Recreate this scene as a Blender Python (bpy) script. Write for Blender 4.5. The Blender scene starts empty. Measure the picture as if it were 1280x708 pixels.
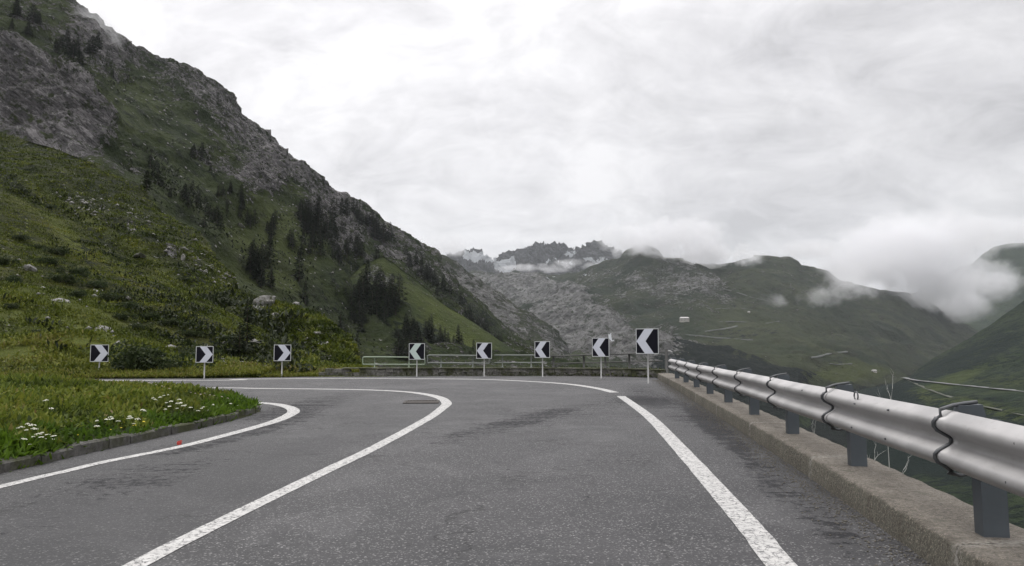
import bpy, math, random
import numpy as np
from mathutils import Vector, Matrix

random.seed(7)
rng = np.random.default_rng(11)
R = math.radians
scene = bpy.context.scene
COL = scene.collection

# ------------------------------------------------------------------ camera model
F_PX, CX, CY = 924.0, 640.0, 354.0
PITCH = math.atan(76.0 / F_PX)
CAM = np.array([0.0, 0.0, 1.2])

def ray(px, py):
    px = np.asarray(px, float); py = np.asarray(py, float)
    u = (px - CX); v = -(py - CY)
    x = u
    y = F_PX * math.cos(PITCH) - v * math.sin(PITCH)
    z = F_PX * math.sin(PITCH) + v * math.cos(PITCH)
    return x / y, z / y

def at(px, py, Y):
    a, b = ray(px, py)
    return np.stack(np.broadcast_arrays(CAM[0] + a * Y, np.asarray(Y, float), CAM[2] + b * Y), -1)

def ground(px, py, z=0.0):
    a, b = ray(px, py)
    Y = (z - CAM[2]) / b
    return float(a * Y), float(Y)

def project(P):
    d = P - CAM
    c, s = math.cos(PITCH), math.sin(PITCH)
    f = d[..., 1] * c + d[..., 2] * s
    v = -d[..., 1] * s + d[..., 2] * c
    return CX + F_PX * d[..., 0] / f, CY - F_PX * v / f

# ------------------------------------------------------------------ numpy noise
_perm = rng.permutation(4096)
_grad = rng.normal(size=(4096, 3)); _grad /= np.linalg.norm(_grad, axis=1)[:, None]

def perlin(p):
    i = np.floor(p).astype(np.int64); f = p - i
    u = f * f * f * (f * (f * 6 - 15) + 10)
    def g(dx, dy, dz):
        h = _perm[(i[..., 0] + dx) & 4095]
        h = _perm[(h + i[..., 1] + dy) & 4095]
        h = _perm[(h + i[..., 2] + dz) & 4095]
        G = _grad[h]
        return G[..., 0] * (f[..., 0] - dx) + G[..., 1] * (f[..., 1] - dy) + G[..., 2] * (f[..., 2] - dz)
    def L(a, b, t): return a + (b - a) * t
    x00 = L(g(0,0,0), g(1,0,0), u[..., 0]); x10 = L(g(0,1,0), g(1,1,0), u[..., 0])
    x01 = L(g(0,0,1), g(1,0,1), u[..., 0]); x11 = L(g(0,1,1), g(1,1,1), u[..., 0])
    return L(L(x00, x10, u[..., 1]), L(x01, x11, u[..., 1]), u[..., 2]) * 1.6

def fbm(p, octaves=5, gain=0.5, ridged=False):
    s = 0; a = 1.0; n = 0
    q = p.copy()
    for k in range(octaves):
        v = perlin(q)
        if ridged: v = 1 - 2 * np.abs(v)
        s = s + a * v; n += a; a *= gain
        q = q * 2.03 + 17.3
    return s / n

# ------------------------------------------------------------------ object helpers
def mesh_np(name, verts, faces, mat=None, parent=None, smooth=False, attrs=None, mat_idx=None, link=True):
    """faces: (n,k) int array, or list of tuples"""
    me = bpy.data.meshes.new(name)
    if isinstance(faces, np.ndarray):
        verts = np.asarray(verts, np.float32)
        n, k = faces.shape
        me.vertices.add(len(verts)); me.vertices.foreach_set('co', verts.ravel())
        me.loops.add(n * k); me.loops.foreach_set('vertex_index', faces.astype(np.int32).ravel())
        me.polygons.add(n)
        me.polygons.foreach_set('loop_start', np.arange(0, n * k, k, dtype=np.int32))
        me.polygons.foreach_set('loop_total', np.full(n, k, np.int32))
        me.update(calc_edges=True)
    else:
        me.from_pydata([tuple(map(float, v)) for v in verts], [], [tuple(f) for f in faces]); me.update()
    if smooth: me.polygons.foreach_set('use_smooth', np.ones(len(me.polygons), bool))
    if attrs:
        for k_, v_ in attrs.items():
            a = me.attributes.new(k_, 'FLOAT', 'POINT'); a.data.foreach_set('value', np.asarray(v_, np.float32).ravel())
    mats = mat if isinstance(mat, (list, tuple)) else [mat]
    for m in mats:
        if m: me.materials.append(m)
    if mat_idx is not None: me.polygons.foreach_set('material_index', np.asarray(mat_idx, np.int32))
    me.validate()
    o = bpy.data.objects.new(name, me)
    if link: COL.objects.link(o)
    if parent is not None: o.parent = parent
    return o

def tag(o, label=None, cat=None, group=None, kind=None):
    if label: o['label'] = label
    if cat: o['category'] = cat
    if group: o['group'] = group
    if kind: o['kind'] = kind
    return o

def empty(name, loc, rz=0.0):
    o = bpy.data.objects.new(name, None); COL.objects.link(o)
    o.location = loc; o.rotation_euler = (0, 0, rz); o.empty_display_size = 0.1
    return o

def copy_tree(o, parent=None):
    c = o.copy(); COL.objects.link(c); c.parent = parent
    for ch in list(o.children): copy_tree(ch, c)
    return c

class MB:
    def __init__(s): s.v = []; s.f = []; s.m = []
    def add(s, vs, fs, mi=0):
        b = len(s.v); s.v += [tuple(v) for v in vs]; s.f += [tuple(i + b for i in f) for f in fs]; s.m += [mi] * len(fs)
    def box(s, x0, x1, y0, y1, z0, z1, mi=0, bev=0.0):
        if bev <= 0:
            v = [(x, y, z) for x in (x0, x1) for y in (y0, y1) for z in (z0, z1)]
            s.add(v, [(0,1,3,2),(4,6,7,5),(0,4,5,1),(2,3,7,6),(0,2,6,4),(1,5,7,3)], mi)
        else:
            import bmesh
            bm = bmesh.new(); bmesh.ops.create_cube(bm, size=1)
            for v in bm.verts:
                v.co = Vector(((x0+x1)/2 + v.co.x*(x1-x0), (y0+y1)/2 + v.co.y*(y1-y0), (z0+z1)/2 + v.co.z*(z1-z0)))
            bmesh.ops.bevel(bm, geom=bm.edges[:], offset=bev, segments=2, affect='EDGES')
            bm.verts.index_update()
            s.add([v.co for v in bm.verts], [[v.index for v in f.verts] for f in bm.faces], mi); bm.free()
    def tube(s, pts, r, n=8, mi=0, cap=True):
        pts = [Vector(p) for p in pts]; rs = r if isinstance(r, (list, tuple)) else [r] * len(pts)
        rings = []
        for i, p in enumerate(pts):
            t = (pts[min(i+1, len(pts)-1)] - pts[max(i-1, 0)]).normalized()
            up = Vector((0,0,1)) if abs(t.z) < 0.9 else Vector((0,1,0))
            a = t.cross(up).normalized(); b = t.cross(a).normalized()
            rings.append([p + (a*math.cos(k*2*math.pi/n) + b*math.sin(k*2*math.pi/n)) * rs[i] for k in range(n)])
        vs = [v for rg in rings for v in rg]; fs = []
        for i in range(len(pts)-1):
            for k in range(n):
                fs.append((i*n+k, i*n+(k+1)%n, (i+1)*n+(k+1)%n, (i+1)*n+k))
        if cap: fs += [tuple(range(n)), tuple(range((len(pts)-1)*n, len(pts)*n))[::-1]]
        s.add(vs, fs, mi)
    def build(s, name, mat, parent=None, smooth=False, link=True):
        o = mesh_np(name, s.v, s.f, mat, parent, smooth, None, s.m, link)
        return o

# ------------------------------------------------------------------ node helpers
class NT:
    def __init__(s, tree): s.t = tree; s.n = tree.nodes; s.l = tree.links
    def node(s, typ, **kw):
        nd = s.n.new(typ)
        for k, v in kw.items(): setattr(nd, k, v)
        return nd
    def set(s, sock, v):
        if isinstance(v, bpy.types.NodeSocket): s.l.new(v, sock)
        else: sock.default_value = v
    def math(s, op, a, b=0.0, clamp=False):
        nd = s.node('ShaderNodeMath', operation=op, use_clamp=clamp); s.set(nd.inputs[0], a)
        if len(nd.inputs) > 1: s.set(nd.inputs[1], b)
        return nd.outputs[0]
    def noise(s, vec, scale, detail=4, rough=0.55, dist=0.0):
        nd = s.node('ShaderNodeTexNoise'); s.set(nd.inputs['Vector'], vec)
        nd.inputs['Scale'].default_value = scale; nd.inputs['Detail'].default_value = detail
        nd.inputs['Roughness'].default_value = rough; nd.inputs['Distortion'].default_value = dist
        return nd.outputs[0]
    def voro(s, vec, scale, feature='F1', out=0, rand=1.0):
        nd = s.node('ShaderNodeTexVoronoi', feature=feature); s.set(nd.inputs['Vector'], vec)
        nd.inputs['Scale'].default_value = scale; nd.inputs['Randomness'].default_value = rand
        return nd.outputs[out]
    def ramp(s, fac, stops, interp='LINEAR'):
        nd = s.node('ShaderNodeValToRGB'); nd.color_ramp.interpolation = interp
        e = nd.color_ramp.elements
        while len(e) < len(stops): e.new(0.5)
        for i, (p, c) in enumerate(stops):
            e[i].position = p
            if not isinstance(c, (tuple, list)): c = (c, c, c)
            e[i].color = (c[0], c[1], c[2], 1)
        s.set(nd.inputs[0], fac); return nd.outputs[0]
    def mix(s, fac, a, b, blend='MIX'):
        nd = s.node('ShaderNodeMix', data_type='RGBA', blend_type=blend)
        s.set(nd.inputs[0], fac)
        for sk, v in ((nd.inputs[6], a), (nd.inputs[7], b)):
            if isinstance(v, bpy.types.NodeSocket): s.l.new(v, sk)
            else: sk.default_value = (v[0], v[1], v[2], 1)
        return nd.outputs[2]
    def map(s, vec, scale=(1,1,1), rot=(0,0,0), loc=(0,0,0)):
        nd = s.node('ShaderNodeMapping'); s.set(nd.inputs[0], vec)
        nd.inputs['Scale'].default_value = scale; nd.inputs['Rotation'].default_value = rot; nd.inputs['Location'].default_value = loc
        return nd.outputs[0]
    def attr(s, name):
        return s.node('ShaderNodeAttribute', attribute_name=name).outputs['Fac']
    def bump(s, h, strength=0.5, dist=0.1, normal=None):
        nd = s.node('ShaderNodeBump'); s.set(nd.inputs['Height'], h)
        nd.inputs['Strength'].default_value = strength; nd.inputs['Distance'].default_value = dist
        if normal is not None: s.set(nd.inputs['Normal'], normal)
        return nd.outputs[0]
    def pos(s): return s.node('ShaderNodeNewGeometry').outputs['Position']
    def obj(s): return s.node('ShaderNodeTexCoord').outputs['Object']

def new_mat(name):
    m = bpy.data.materials.new(name); m.use_nodes = True
    t = NT(m.node_tree); b = t.n['Principled BSDF']
    return m, t, b

def simple(name, col, rough=0.6, metal=0.0, var=0.25, scale=6.0, bump=0.0, bscale=40.0, spec=0.5):
    m, t, b = new_mat(name)
    n = t.noise(t.obj(), scale, 5)
    c = t.mix(n, [x*(1-var) for x in col], [min(1, x*(1+var)) for x in col])
    t.set(b.inputs['Base Color'], c); b.inputs['Roughness'].default_value = rough; b.inputs['Metallic'].default_value = metal
    b.inputs['Specular IOR Level'].default_value = spec
    if bump: t.set(b.inputs['Normal'], t.bump(t.noise(t.obj(), bscale, 4), bump, 0.02))
    return m

# ------------------------------------------------------------------ terrain material
def terrain_mat(name, unit, grassA, grassB, scrub, rockA, rockB, speck=0.0, forest=(0.012,0.022,0.012), bumpk=0.6, streak=(0.4,0.5,1.2), rot=(0,-0.6,0), snowc=(0.72,0.75,0.78), crk=0.85):
    """unit = size in metres of a typical feature"""
    m, t, b = new_mat(name)
    p = t.pos(); s = 1.0 / unit
    n1 = t.noise(p, s*0.35, 6, 0.6); n2 = t.noise(p, s*1.6, 6, 0.65); n3 = t.noise(p, s*7, 5, 0.7)
    fine = t.math('MULTIPLY', t.math('ADD', n2, n3), 0.5)
    g = t.mix(t.ramp(n1, [(0.38,0),(0.62,1)]), grassA, grassB)
    g = t.mix(t.math('MULTIPLY', t.ramp(n2, [(0.5,0),(0.62,1)]), 0.85), g, scrub)
    lush = t.attr('lush')
    g = t.mix(lush, g, (0.125,0.150,0.024))
    g = t.mix(t.ramp(n3, [(0.3,0.6),(0.7,0.0)]), g, t.mix(0.5, g, (0.012,0.014,0.006)))
    st = t.map(t.map(p, (1,1,1), rot), tuple(x*s for x in streak))
    r1 = t.noise(st, 1.4, 8, 0.72, 1.2); r3 = t.noise(t.map(st, (1,1,2.2), (0.3,0.15,0)), 2.6, 7, 0.7, 0.8)
    r = t.mix(t.ramp(r1, [(0.34,0),(0.66,1)]), rockA, rockB)
    cr = t.math('ABSOLUTE', t.math('SUBTRACT', r3, 0.5))
    r = t.mix(t.ramp(cr, [(0.0,crk),(0.035,0.0)]), r, [x*0.25 for x in rockA])
    r = t.mix(t.ramp(t.math('ABSOLUTE', t.math('SUBTRACT', r1, 0.47)), [(0.0,crk*0.8),(0.03,0.0)]), r, [x*0.3 for x in rockA])
    r = t.mix(t.ramp(t.noise(p, s*3.1, 6, 0.7), [(0.52,0.0),(0.6,0.9)]), r, g)
    k = t.math('ADD', t.attr('rock'), t.math('MULTIPLY', t.math('SUBTRACT', fine, 0.5), 1.9))
    k = t.math('ADD', k, t.math('MULTIPLY', t.math('SUBTRACT', n1, 0.5), 0.8))
    km = t.ramp(k, [(0.46,0),(0.56,1)])
    c = t.mix(km, g, r)
    if speck > 0:
        v = t.voro(p, s*3.2, 'F1'); big = t.ramp(n1, [(0.42,0),(0.6,1)])
        c = t.mix(t.math('MULTIPLY', t.ramp(v, [(0.14,speck),(0.2,0)]), t.ramp(n2, [(0.50,0),(0.58,1)])), c, rockB)
    fo = t.attr('forest')
    fm = t.ramp(t.math('ADD', fo, t.math('MULTIPLY', t.math('SUBTRACT', t.noise(p, s*2.4, 6, 0.7), 0.5), 1.8)), [(0.46,0),(0.58,1)])
    c = t.mix(fm, c, forest)
    sn = t.ramp(t.math('ADD', t.attr('snow'), t.math('MULTIPLY', t.math('SUBTRACT', n2, 0.5), 1.6)), [(0.5,0),(0.54,1)])
    c = t.mix(sn, c, snowc)
    t.set(b.inputs['Base Color'], c)
    b.inputs['Roughness'].default_value = 0.95; b.inputs['Specular IOR Level'].default_value = 0.15
    h = t.math('ADD', t.math('MULTIPLY', r1, km), t.math('ADD', n2, t.math('MULTIPLY', n3, 0.5)))
    h = t.math('ADD', h, t.math('MULTIPLY', fm, n3))
    t.set(b.inputs['Normal'], t.bump(h, bumpk, unit*0.7))
    return m

# ------------------------------------------------------------------ fan layers (mountains)
def smooth1(t): return t*t*(3-2*t)

def zone(px, py, zs, base=0.0):
    a = np.full(px.shape, float(base))
    for (cx, cy, rx, ry, rot, amt) in zs:
        dx, dy = px-cx, py-cy; c, s = math.cos(R(rot)), math.sin(R(rot))
        u = (dx*c + dy*s)/rx; v = (-dx*s + dy*c)/ry
        w = np.clip(1.6 - 1.2*np.sqrt(u*u+v*v), 0, 1)
        a = a + amt * smooth1(w)
    return a

class Layer:
    def __init__(s, name, levels, nx, nv, mat, amp, nscale, zones, label=None, ridged=0.5, jag=1.0, back=True, rough_crest=0.0, seed=0.0, gully=0.0):
        px0 = max(l[0][0] for l in levels); px1 = min(l[-1][0] for l in levels)
        px = np.linspace(px0, px1, nx)
        L = []
        for l in levels:
            a = np.array(l, float)
            L.append(at(px, np.interp(px, a[:,0], a[:,1]), np.interp(px, a[:,0], a[:,2])))
        rows = []
        wsum = [0]
        for i in range(len(L)-1):
            k = nv[i]
            for j in range(k):
                tt = j/k
                rows.append(L[i]*(1-tt) + L[i+1]*tt); 
        rows.append(L[-1]); front = len(rows)
        if back:
            d = L[-1][:,1:2]
            for j in range(1, 9):
                tt = j/8
                q = L[-1].copy(); q[:,1] += d[:,0]*0.35*tt; q[:,0] *= (1+0.35*tt)
                q[:,2] = L[-1][:,2] - (L[-1][:,2] - (L[0][:,2]-5))*tt**0.9 * 0.9
                rows.append(q)
        P = np.array(rows)                      # (rows, nx, 3)
        # soften the creases between levels
        ker = max(2, int(sum(nv)*0.05))
        idx = np.arange(P.shape[0])
        S = P.copy()
        for _ in range(ker):
            S[1:front-1] = 0.25*S[:front-2] + 0.5*S[1:front-1] + 0.25*S[2:front]
        P = S
        du = np.gradient(P, axis=1); dv = np.gradient(P, axis=0)
        N = np.cross(du, dv); N /= (np.linalg.norm(N, axis=2, keepdims=True)+1e-9)
        N[N[...,2] < 0] *= -1
        q = P / nscale + seed
        nn = (1-ridged)*fbm(q, 6, 0.52) + ridged*(fbm(q*np.array([1,1,1.3])+5.1, 6, 0.55, True)-0.25)
        v = np.linspace(0, 1, P.shape[0]); env = np.clip(v*6, 0, 1)[:, None]
        px_, py_ = project(P)
        s.zpx, s.zpy = px_, py_
        zr = zone(px_, py_, zones.get('rock', []), zones.get('rock0', 0.3))
        rough = (0.55 + 0.9*np.clip(zr, 0, 1))
        P = P + N * (nn * amp * env * rough)[..., None]
        if gully:
            gq = P*np.array([1,1,0.12])/(nscale*0.34) + seed + 0.6*perlin(P/nscale)[..., None]
            P = P + N * ((fbm(gq, 4, 0.5, True)-0.3) * amp * gully * env)[..., None]
        # finer crags where rock shows
        crag = fbm(P/(nscale*0.16)+seed+3.3, 4, 0.6, True) - 0.3
        P = P + N * (crag * amp * 0.16 * jag * env * np.clip(zr*1.5-0.2, 0, 1.2))[..., None]
        s.P = P; s.front = front; s.lz = zones.get('lush', [])
        s.ppx, s.ppy = project(P[:front])
        R_, C_ = P.shape[:2]
        ii = np.arange(R_*C_).reshape(R_, C_)
        faces = np.stack([ii[:-1,:-1], ii[:-1,1:], ii[1:,1:], ii[1:,:-1]], -1).reshape(-1, 4)
        wob = 0.0
        attrs = {'rock': zr, 'forest': zone(px_, py_, zones.get('forest', []), zones.get('forest0', 0.0)),
                 'lush': np.clip(zone(px_, py_, zones.get('lush', []), 0), 0, 1), 'snow': zone(px_, py_, zones.get('snow', []), zones.get('snow0', -1))}
        s.o = mesh_np(name, P.reshape(-1, 3), faces, mat, None, True, attrs)
        tag(s.o, label, None, None, 'structure')
    def at(s, px, py):
        d = (s.ppx-px)**2 + (s.ppy-py)**2
        i = np.unravel_index(np.argmin(d), d.shape)
        return s.P[:s.front][i].copy(), math.sqrt(d[i])

M = {}
M['near'] = terrain_mat('near_slope_turf', 2.2, (0.026,0.034,0.007), (0.088,0.096,0.016), (0.014,0.020,0.006), (0.11,0.105,0.10), (0.30,0.29,0.27), 0.8, bumpk=0.9)
M['mid'] = terrain_mat('mid_slope_turf', 5.0, (0.018,0.026,0.007), (0.058,0.066,0.015), (0.010,0.015,0.006), (0.09,0.088,0.09), (0.27,0.26,0.26), 0.9, bumpk=0.9)
M['mtn'] = terrain_mat('mountain_rock_turf', 14.0, (0.022,0.036,0.009), (0.055,0.074,0.018), (0.011,0.017,0.007), (0.070,0.066,0.068), (0.40,0.38,0.38), 0.8, bumpk=1.0, streak=(0.45,0.6,1.9), rot=(0,-0.72,0))
M['spur'] = terrain_mat('grass_spur_turf', 12.0, (0.018,0.034,0.008), (0.052,0.068,0.015), (0.012,0.018,0.007), (0.07,0.07,0.07), (0.24,0.24,0.23), 0.5, bumpk=0.8)
M['far'] = terrain_mat('far_range_turf', 45.0, (0.020,0.033,0.016), (0.062,0.072,0.036), (0.030,0.033,0.020), (0.085,0.083,0.080), (0.36,0.355,0.345), 0.0, forest=(0.008,0.016,0.012), bumpk=1.0, streak=(0.6,0.6,1.5), rot=(0.0,0.6,0.25), crk=0.35)
M['peak'] = terrain_mat('peak_rock', 60.0, (0.05,0.06,0.045), (0.09,0.09,0.08), (0.05,0.05,0.05), (0.07,0.07,0.075), (0.24,0.24,0.25), 0.0, bumpk=1.0)
M['ridge'] = terrain_mat('dark_ridge_turf', 20.0, (0.014,0.030,0.015), (0.036,0.054,0.022), (0.009,0.019,0.011), (0.06,0.06,0.06), (0.16,0.16,0.16), 0.0, forest=(0.008,0.019,0.015), bumpk=0.8)

# near slope (A)
A = Layer('near_hillside', [
    [(-700,475,25.6),(230,475,25.8),(330,475,27),(400,475,28.9),(480,475,29.5)],
    [(-700,462,28.5),(0,463,28.5),(300,466,29),(400,470,30),(480,473,30)],
    [(-700,250,55),(0,352,47),(100,388,45),(200,418,42),(300,440,40),(380,455,37),(440,468,33),(480,473,31)],
    [(-700,-60,120),(-200,165,105),(0,238,92),(85,284,82),(146,318,76),(203,348,70),(255,378,64),(300,402,60),(350,428,54),(385,444,46),(415,463,38),(480,476,32)]],
    420, [8, 90, 130], M['near'], 3.6, 20.0,
    {'rock0': 0.10, 'rock': [(60,340,60,12,30,0.18),(200,400,60,30,30,0.12),(400,455,30,12,0,0.2)],
     'forest0': 0.12, 'forest': [(130,330,70,22,35,0.35),(230,400,60,25,30,0.35),(170,445,70,16,0,0.25),(320,440,60,20,20,0.3),(60,400,40,15,10,0.1)],
     'lush': [(60,400,110,28,15,0.7),(40,440,160,22,0,0.8),(140,335,120,7,33,0.6),(300,452,40,20,60,0.4),(340,466,140,6,0,0.7)]},
    ridged=0.25, jag=0.6, seed=2.0)
# mid slope (B)
B = Layer('middle_hillside', [
    [(-700,480,50),(475,480,50)],
    [(-700,150,170),(0,255,130),(100,312,120),(200,362,105),(300,410,86),(380,440,75),(440,466,62),(475,478,55)],
    [(-700,-120,330),(-200,60,240),(0,168,205),(60,182,195),(120,205,185),(180,243,172),(240,292,150),(285,335,132),(310,362,118),(335,372,110),(356,380,104),(390,406,92),(427,434,80),(445,458,70),(460,474,62),(475,484,58)]],
    420, [60, 230], M['mid'], 7.0, 36.0,
    {'rock0': 0.10, 'rock': [(130,270,70,16,32,0.22),(230,330,70,14,32,0.2),(330,382,26,14,20,0.5),(215,318,12,10,0,0.3),(410,445,30,14,40,0.3),(170,230,30,10,30,0.2)],
     'forest0': 0.05, 'forest': [(330,415,50,22,30,0.35),(60,260,70,15,30,0.15)],
     'lush': [(140,300,160,10,33,0.35),(310,370,60,12,40,0.35),(390,420,50,10,45,0.4)]},
    ridged=0.35, jag=0.8, seed=8.0)
# big mountain (C)
C = Layer('rocky_mountain', [
    [(-700,500,150),(760,500,200)],
    [(-700,60,380),(0,170,330),(120,200,322),(200,262,322),(300,352,330),(350,382,332),(400,422,340),(450,462,350),(550,468,380),(640,466,420),(760,486,450)],
    [(-700,-50,500),(0,92,425),(120,132,425),(250,222,455),(400,305,510),(430,348,530),(500,400,570),(600,442,620),(700,464,660),(760,480,700)],
    [(-700,-420,900),(-100,-150,700),(0,-80,700),(60,-28,700),(90,-4,700),(115,18,705),(140,45,710),(152,62,715),(170,72,720),(200,87,740),(230,94,750),(262,109,760),(280,130,780),(296,152,800),(318,168,810),(345,190,820),(372,208,840),(400,234,860),(430,252,880),(455,268,900),(500,296,940),(530,312,970),(546,318,980),(551,328,985),(558,340,990),(572,360,1000),(598,385,1020),(616,403,1030),(640,422,1040),(680,448,1050),(720,468,1050),(760,490,1050)]],
    640, [60, 190, 330], M['mtn'], 30.0, 120.0,
    {'rock0': 0.42, 'rock': [(55,142,80,50,25,1.0),(45,110,60,30,10,0.3),(130,40,60,45,40,0.3),(235,105,60,30,30,0.15),(320,228,28,24,30,0.45),(405,290,45,26,20,0.3),(360,210,130,28,38,0.22),(170,150,70,34,25,-0.45),(230,190,60,30,40,-0.1),(340,330,70,60,30,-0.4),(90,30,70,20,20,-0.1),(320,390,60,50,30,-0.4),(430,420,70,50,0,-0.25),(230,260,60,40,40,-0.3),(520,330,60,18,35,0.12),(260,215,40,10,35,0.2)],
     'forest0': 0.08, 'forest': [(400,275,45,20,20,0.2),(435,360,45,50,0,0.3),(230,230,60,20,45,0.2),(120,70,60,25,20,0.15),(590,400,50,14,38,0.45)],
     'lush': [(330,320,70,60,20,0.22),(420,440,60,40,0,0.15)]},
    ridged=0.6, jag=1.6, seed=4.0, gully=0.12)
D = Layer('grass_spur', [
    [(340,500,240),(700,500,300)],
    [(340,492,300),(400,440,400),(450,425,430),(520,440,430),(600,460,430),(700,485,430)],
    [(340,470,345),(385,410,410),(420,365,480),(450,330,510),(480,318,520),(520,346,520),(560,380,520),(600,410,515),(640,438,505),(665,462,490),(700,490,470)]],
    260, [60, 170], M['spur'], 9.0, 90.0,
    {'rock0': 0.2, 'rock': [(470,350,24,24,0,0.25),(580,410,50,6,38,0.15)],
     'forest0': 0.1, 'forest': [(455,390,40,40,0,0.45),(520,425,40,26,0,0.5),(600,455,40,8,20,0.2)],
     'lush': [(570,405,70,22,38,0.3)]}, ridged=0.3, seed=6.0)
Q = Layer('rocky_spur', [
    [(500,510,900),(780,510,900)],
    [(500,400,1150),(600,420,1150),(700,465,1100),(780,500,1000)],
    [(500,330,1500),(540,320,1500),(556,324,1500),(570,336,1500),(600,358,1480),(649,388,1450),(672,401,1430),(692,417,1400),(705,434,1380),(723,458,1350),(745,485,1300),(780,505,1200)]],
    200, [60, 130], M['far'], 26.0, 190.0,
    {'rock0': 0.42, 'rock': [(690,430,26,18,50,0.15),(600,375,60,14,38,0.15)], 'forest0': 0.1, 'forest': [(640,430,50,14,30,0.25),(690,430,22,14,50,0.1)]}, ridged=0.7, jag=1.5, seed=9.0)
Fm = Layer('far_mountain_range', [
    [(500,800,220),(1500,800,220)],
    [(500,560,700),(900,590,700),(1100,600,600),(1500,620,600)],
    [(500,470,1450),(700,463,1500),(800,470,1350),(900,497,1150),(1000,515,1150),(1100,490,1600),(1200,462,2300),(1500,470,2300)],
    [(500,410,2400),(700,408,2300),(860,400,2150),(1000,425,2050),(1100,432,2300),(1200,437,2700),(1500,470,2700)],
    [(500,356,3700),(560,350,3700),(600,344,3650),(640,343,3600),(660,350,3500),(700,350,3400),(720,345,3300),(750,335,3200),(780,322,3100),(800,312,3000),(812,316,3000),(825,324,3000),(840,327,2950),(870,329,2950),(900,333,2950),(925,327,2900),(944,320,2900),(985,327,2900),(1000,336,2900),(1018,339,2900),(1033,342,2900),(1055,357,2900),(1090,366,2900),(1120,372,2950),(1150,384,3000),(1185,397,3100),(1215,415,3200),(1250,440,3300),(1500,480,3400)]],
    560, [10, 50, 110, 170], M['far'], 75.0, 620.0,
    {'rock0': 0.24, 'rock': [(745,440,85,34,12,0.62),(690,392,90,30,25,0.34),(780,390,110,50,20,0.14),(840,440,40,30,0,0.15),(800,345,70,30,20,0.14),(660,365,80,16,10,0.5),(870,380,50,30,20,0.12),(880,360,60,18,25,0.15),(780,455,70,25,0,0.4),(950,420,120,30,15,-0.05),(1000,350,50,12,20,0.1)],
     'forest0': 0.10, 'forest': [(920,490,110,34,4,0.75),(860,440,70,10,10,0.35),(930,425,60,6,5,0.35),(950,360,60,10,25,0.2),(1000,470,60,8,-10,0.3),(1010,545,180,40,5,0.85),(880,450,40,14,0,0.35),(900,390,26,8,0,0.3),(1080,510,60,20,0,0.6),(850,480,40,16,0,0.4),(980,330,60,14,20,0.12),(1120,400,60,22,30,0.12),(880,640,400,80,0,0.8)],
     'lush': [(960,440,110,40,20,0.10),(1060,475,60,10,5,0.35)],
     'snow': [(655,350,16,3,0,1.35),(690,352,14,3,0,1.35),(740,346,20,3,0,1.3),(767,452,4,9,-50,2.2),(764,436,3,6,0,2.0)]},
    ridged=0.8, jag=1.8, seed=1.5, gully=0.32)
P_ = Layer('snowy_peaks', [
    [(460,420,4300),(900,420,4300)],
    [(460,350,4800),(560,345,4800),(640,345,4800),(720,345,4800),(900,350,4800)],
    [(460,345,5400),(520,335,5400),(560,328,5400),(578,323,5400),(592,322,5400),(604,330,5400),(618,335,5400),(630,332,5400),(634,318,5400),(640,322,5400),(646,322,5400),(651,316,5400),(656,320,5400),(664,319,5400),(673,313,5400),(680,315,5400),(685,309,5400),(693,306,5400),(702,309,5400),(711,315,5400),(720,321,5400),(728,319,5400),(738,311,5400),(745,303,5400),(751,306,5400),(757,313,5400),(766,322,5400),(790,336,5400),(900,345,5400)]],
    520, [20, 150], M['peak'], 75.0, 240.0,
    {'rock0': 0.95, 'snow': [(596,331,20,7,8,2.3),(622,338,24,6,12,2.2),(640,336,10,5,0,1.7),(712,326,14,5,0,1.6),(700,336,26,4,0,1.6),(745,334,20,4,0,1.6)]}, ridged=0.85, jag=4.5, seed=3.0)
G = Layer('misty_mountain', [
    [(980,470,3200),(1800,470,3200)],
    [(980,440,3600),(1200,425,3600),(1800,400,3600)],
    [(980,420,4300),(1060,405,4300),(1120,385,4300),(1160,352,4300),(1200,338,4300),(1218,334,4200),(1232,320,4200),(1245,312,4200),(1262,307,4200),(1285,307,4200),(1400,260,4200),(1800,120,4200)]],
    220, [30, 110], M['ridge'], 90.0, 600.0, {'rock0': 0.15, 'forest0': 0.15}, ridged=0.5, seed=5.0, gully=0.25)
H = Layer('dark_ridge', [
    [(1000,900,160),(1900,900,160)],
    [(1000,720,330),(1100,600,480),(1280,560,480),(1500,560,480),(1900,560,480)],
    [(1000,640,600),(1050,555,800),(1100,505,880),(1130,483,920),(1200,470,900),(1280,462,850),(1500,440,850),(1900,420,850)],
    [(1000,620,700),(1050,540,900),(1085,502,1000),(1110,484,1060),(1140,466,1100),(1170,447,1120),(1200,428,1140),(1240,402,1160),(1280,376,1180),(1330,345,1200),(1400,300,1240),(1600,200,1300),(1900,90,1400)]],
    360, [20, 110, 130], M['ridge'], 16.0, 170.0,
    {'rock0': 0.05, 'forest0': 0.44, 'forest': [(1200,560,140,40,5,0.5),(1200,455,90,16,-25,0.2),(1110,510,40,30,0,0.5),(1230,490,70,8,8,-0.5),(1180,478,50,6,-15,-0.4)],
     'lush': [(1190,478,50,7,-20,0.25),(1150,498,40,7,15,0.3),(1230,512,60,8,12,0.25),(1260,478,40,6,0,0.15)]}, ridged=0.3, seed=7.0)

# ------------------------------------------------------------------ layout of the road platform
KY = np.array([-14, -6, 0, 4, 6.8, 11.1, 15.2, 19, 23.1, 26.0])
KX = np.array([-0.9, 0.62, 1.62, 2.27, 2.68, 3.25, 3.76, 4.24, 4.72, 5.05])
def kx(y): return np.interp(y, KY, KX)

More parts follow.
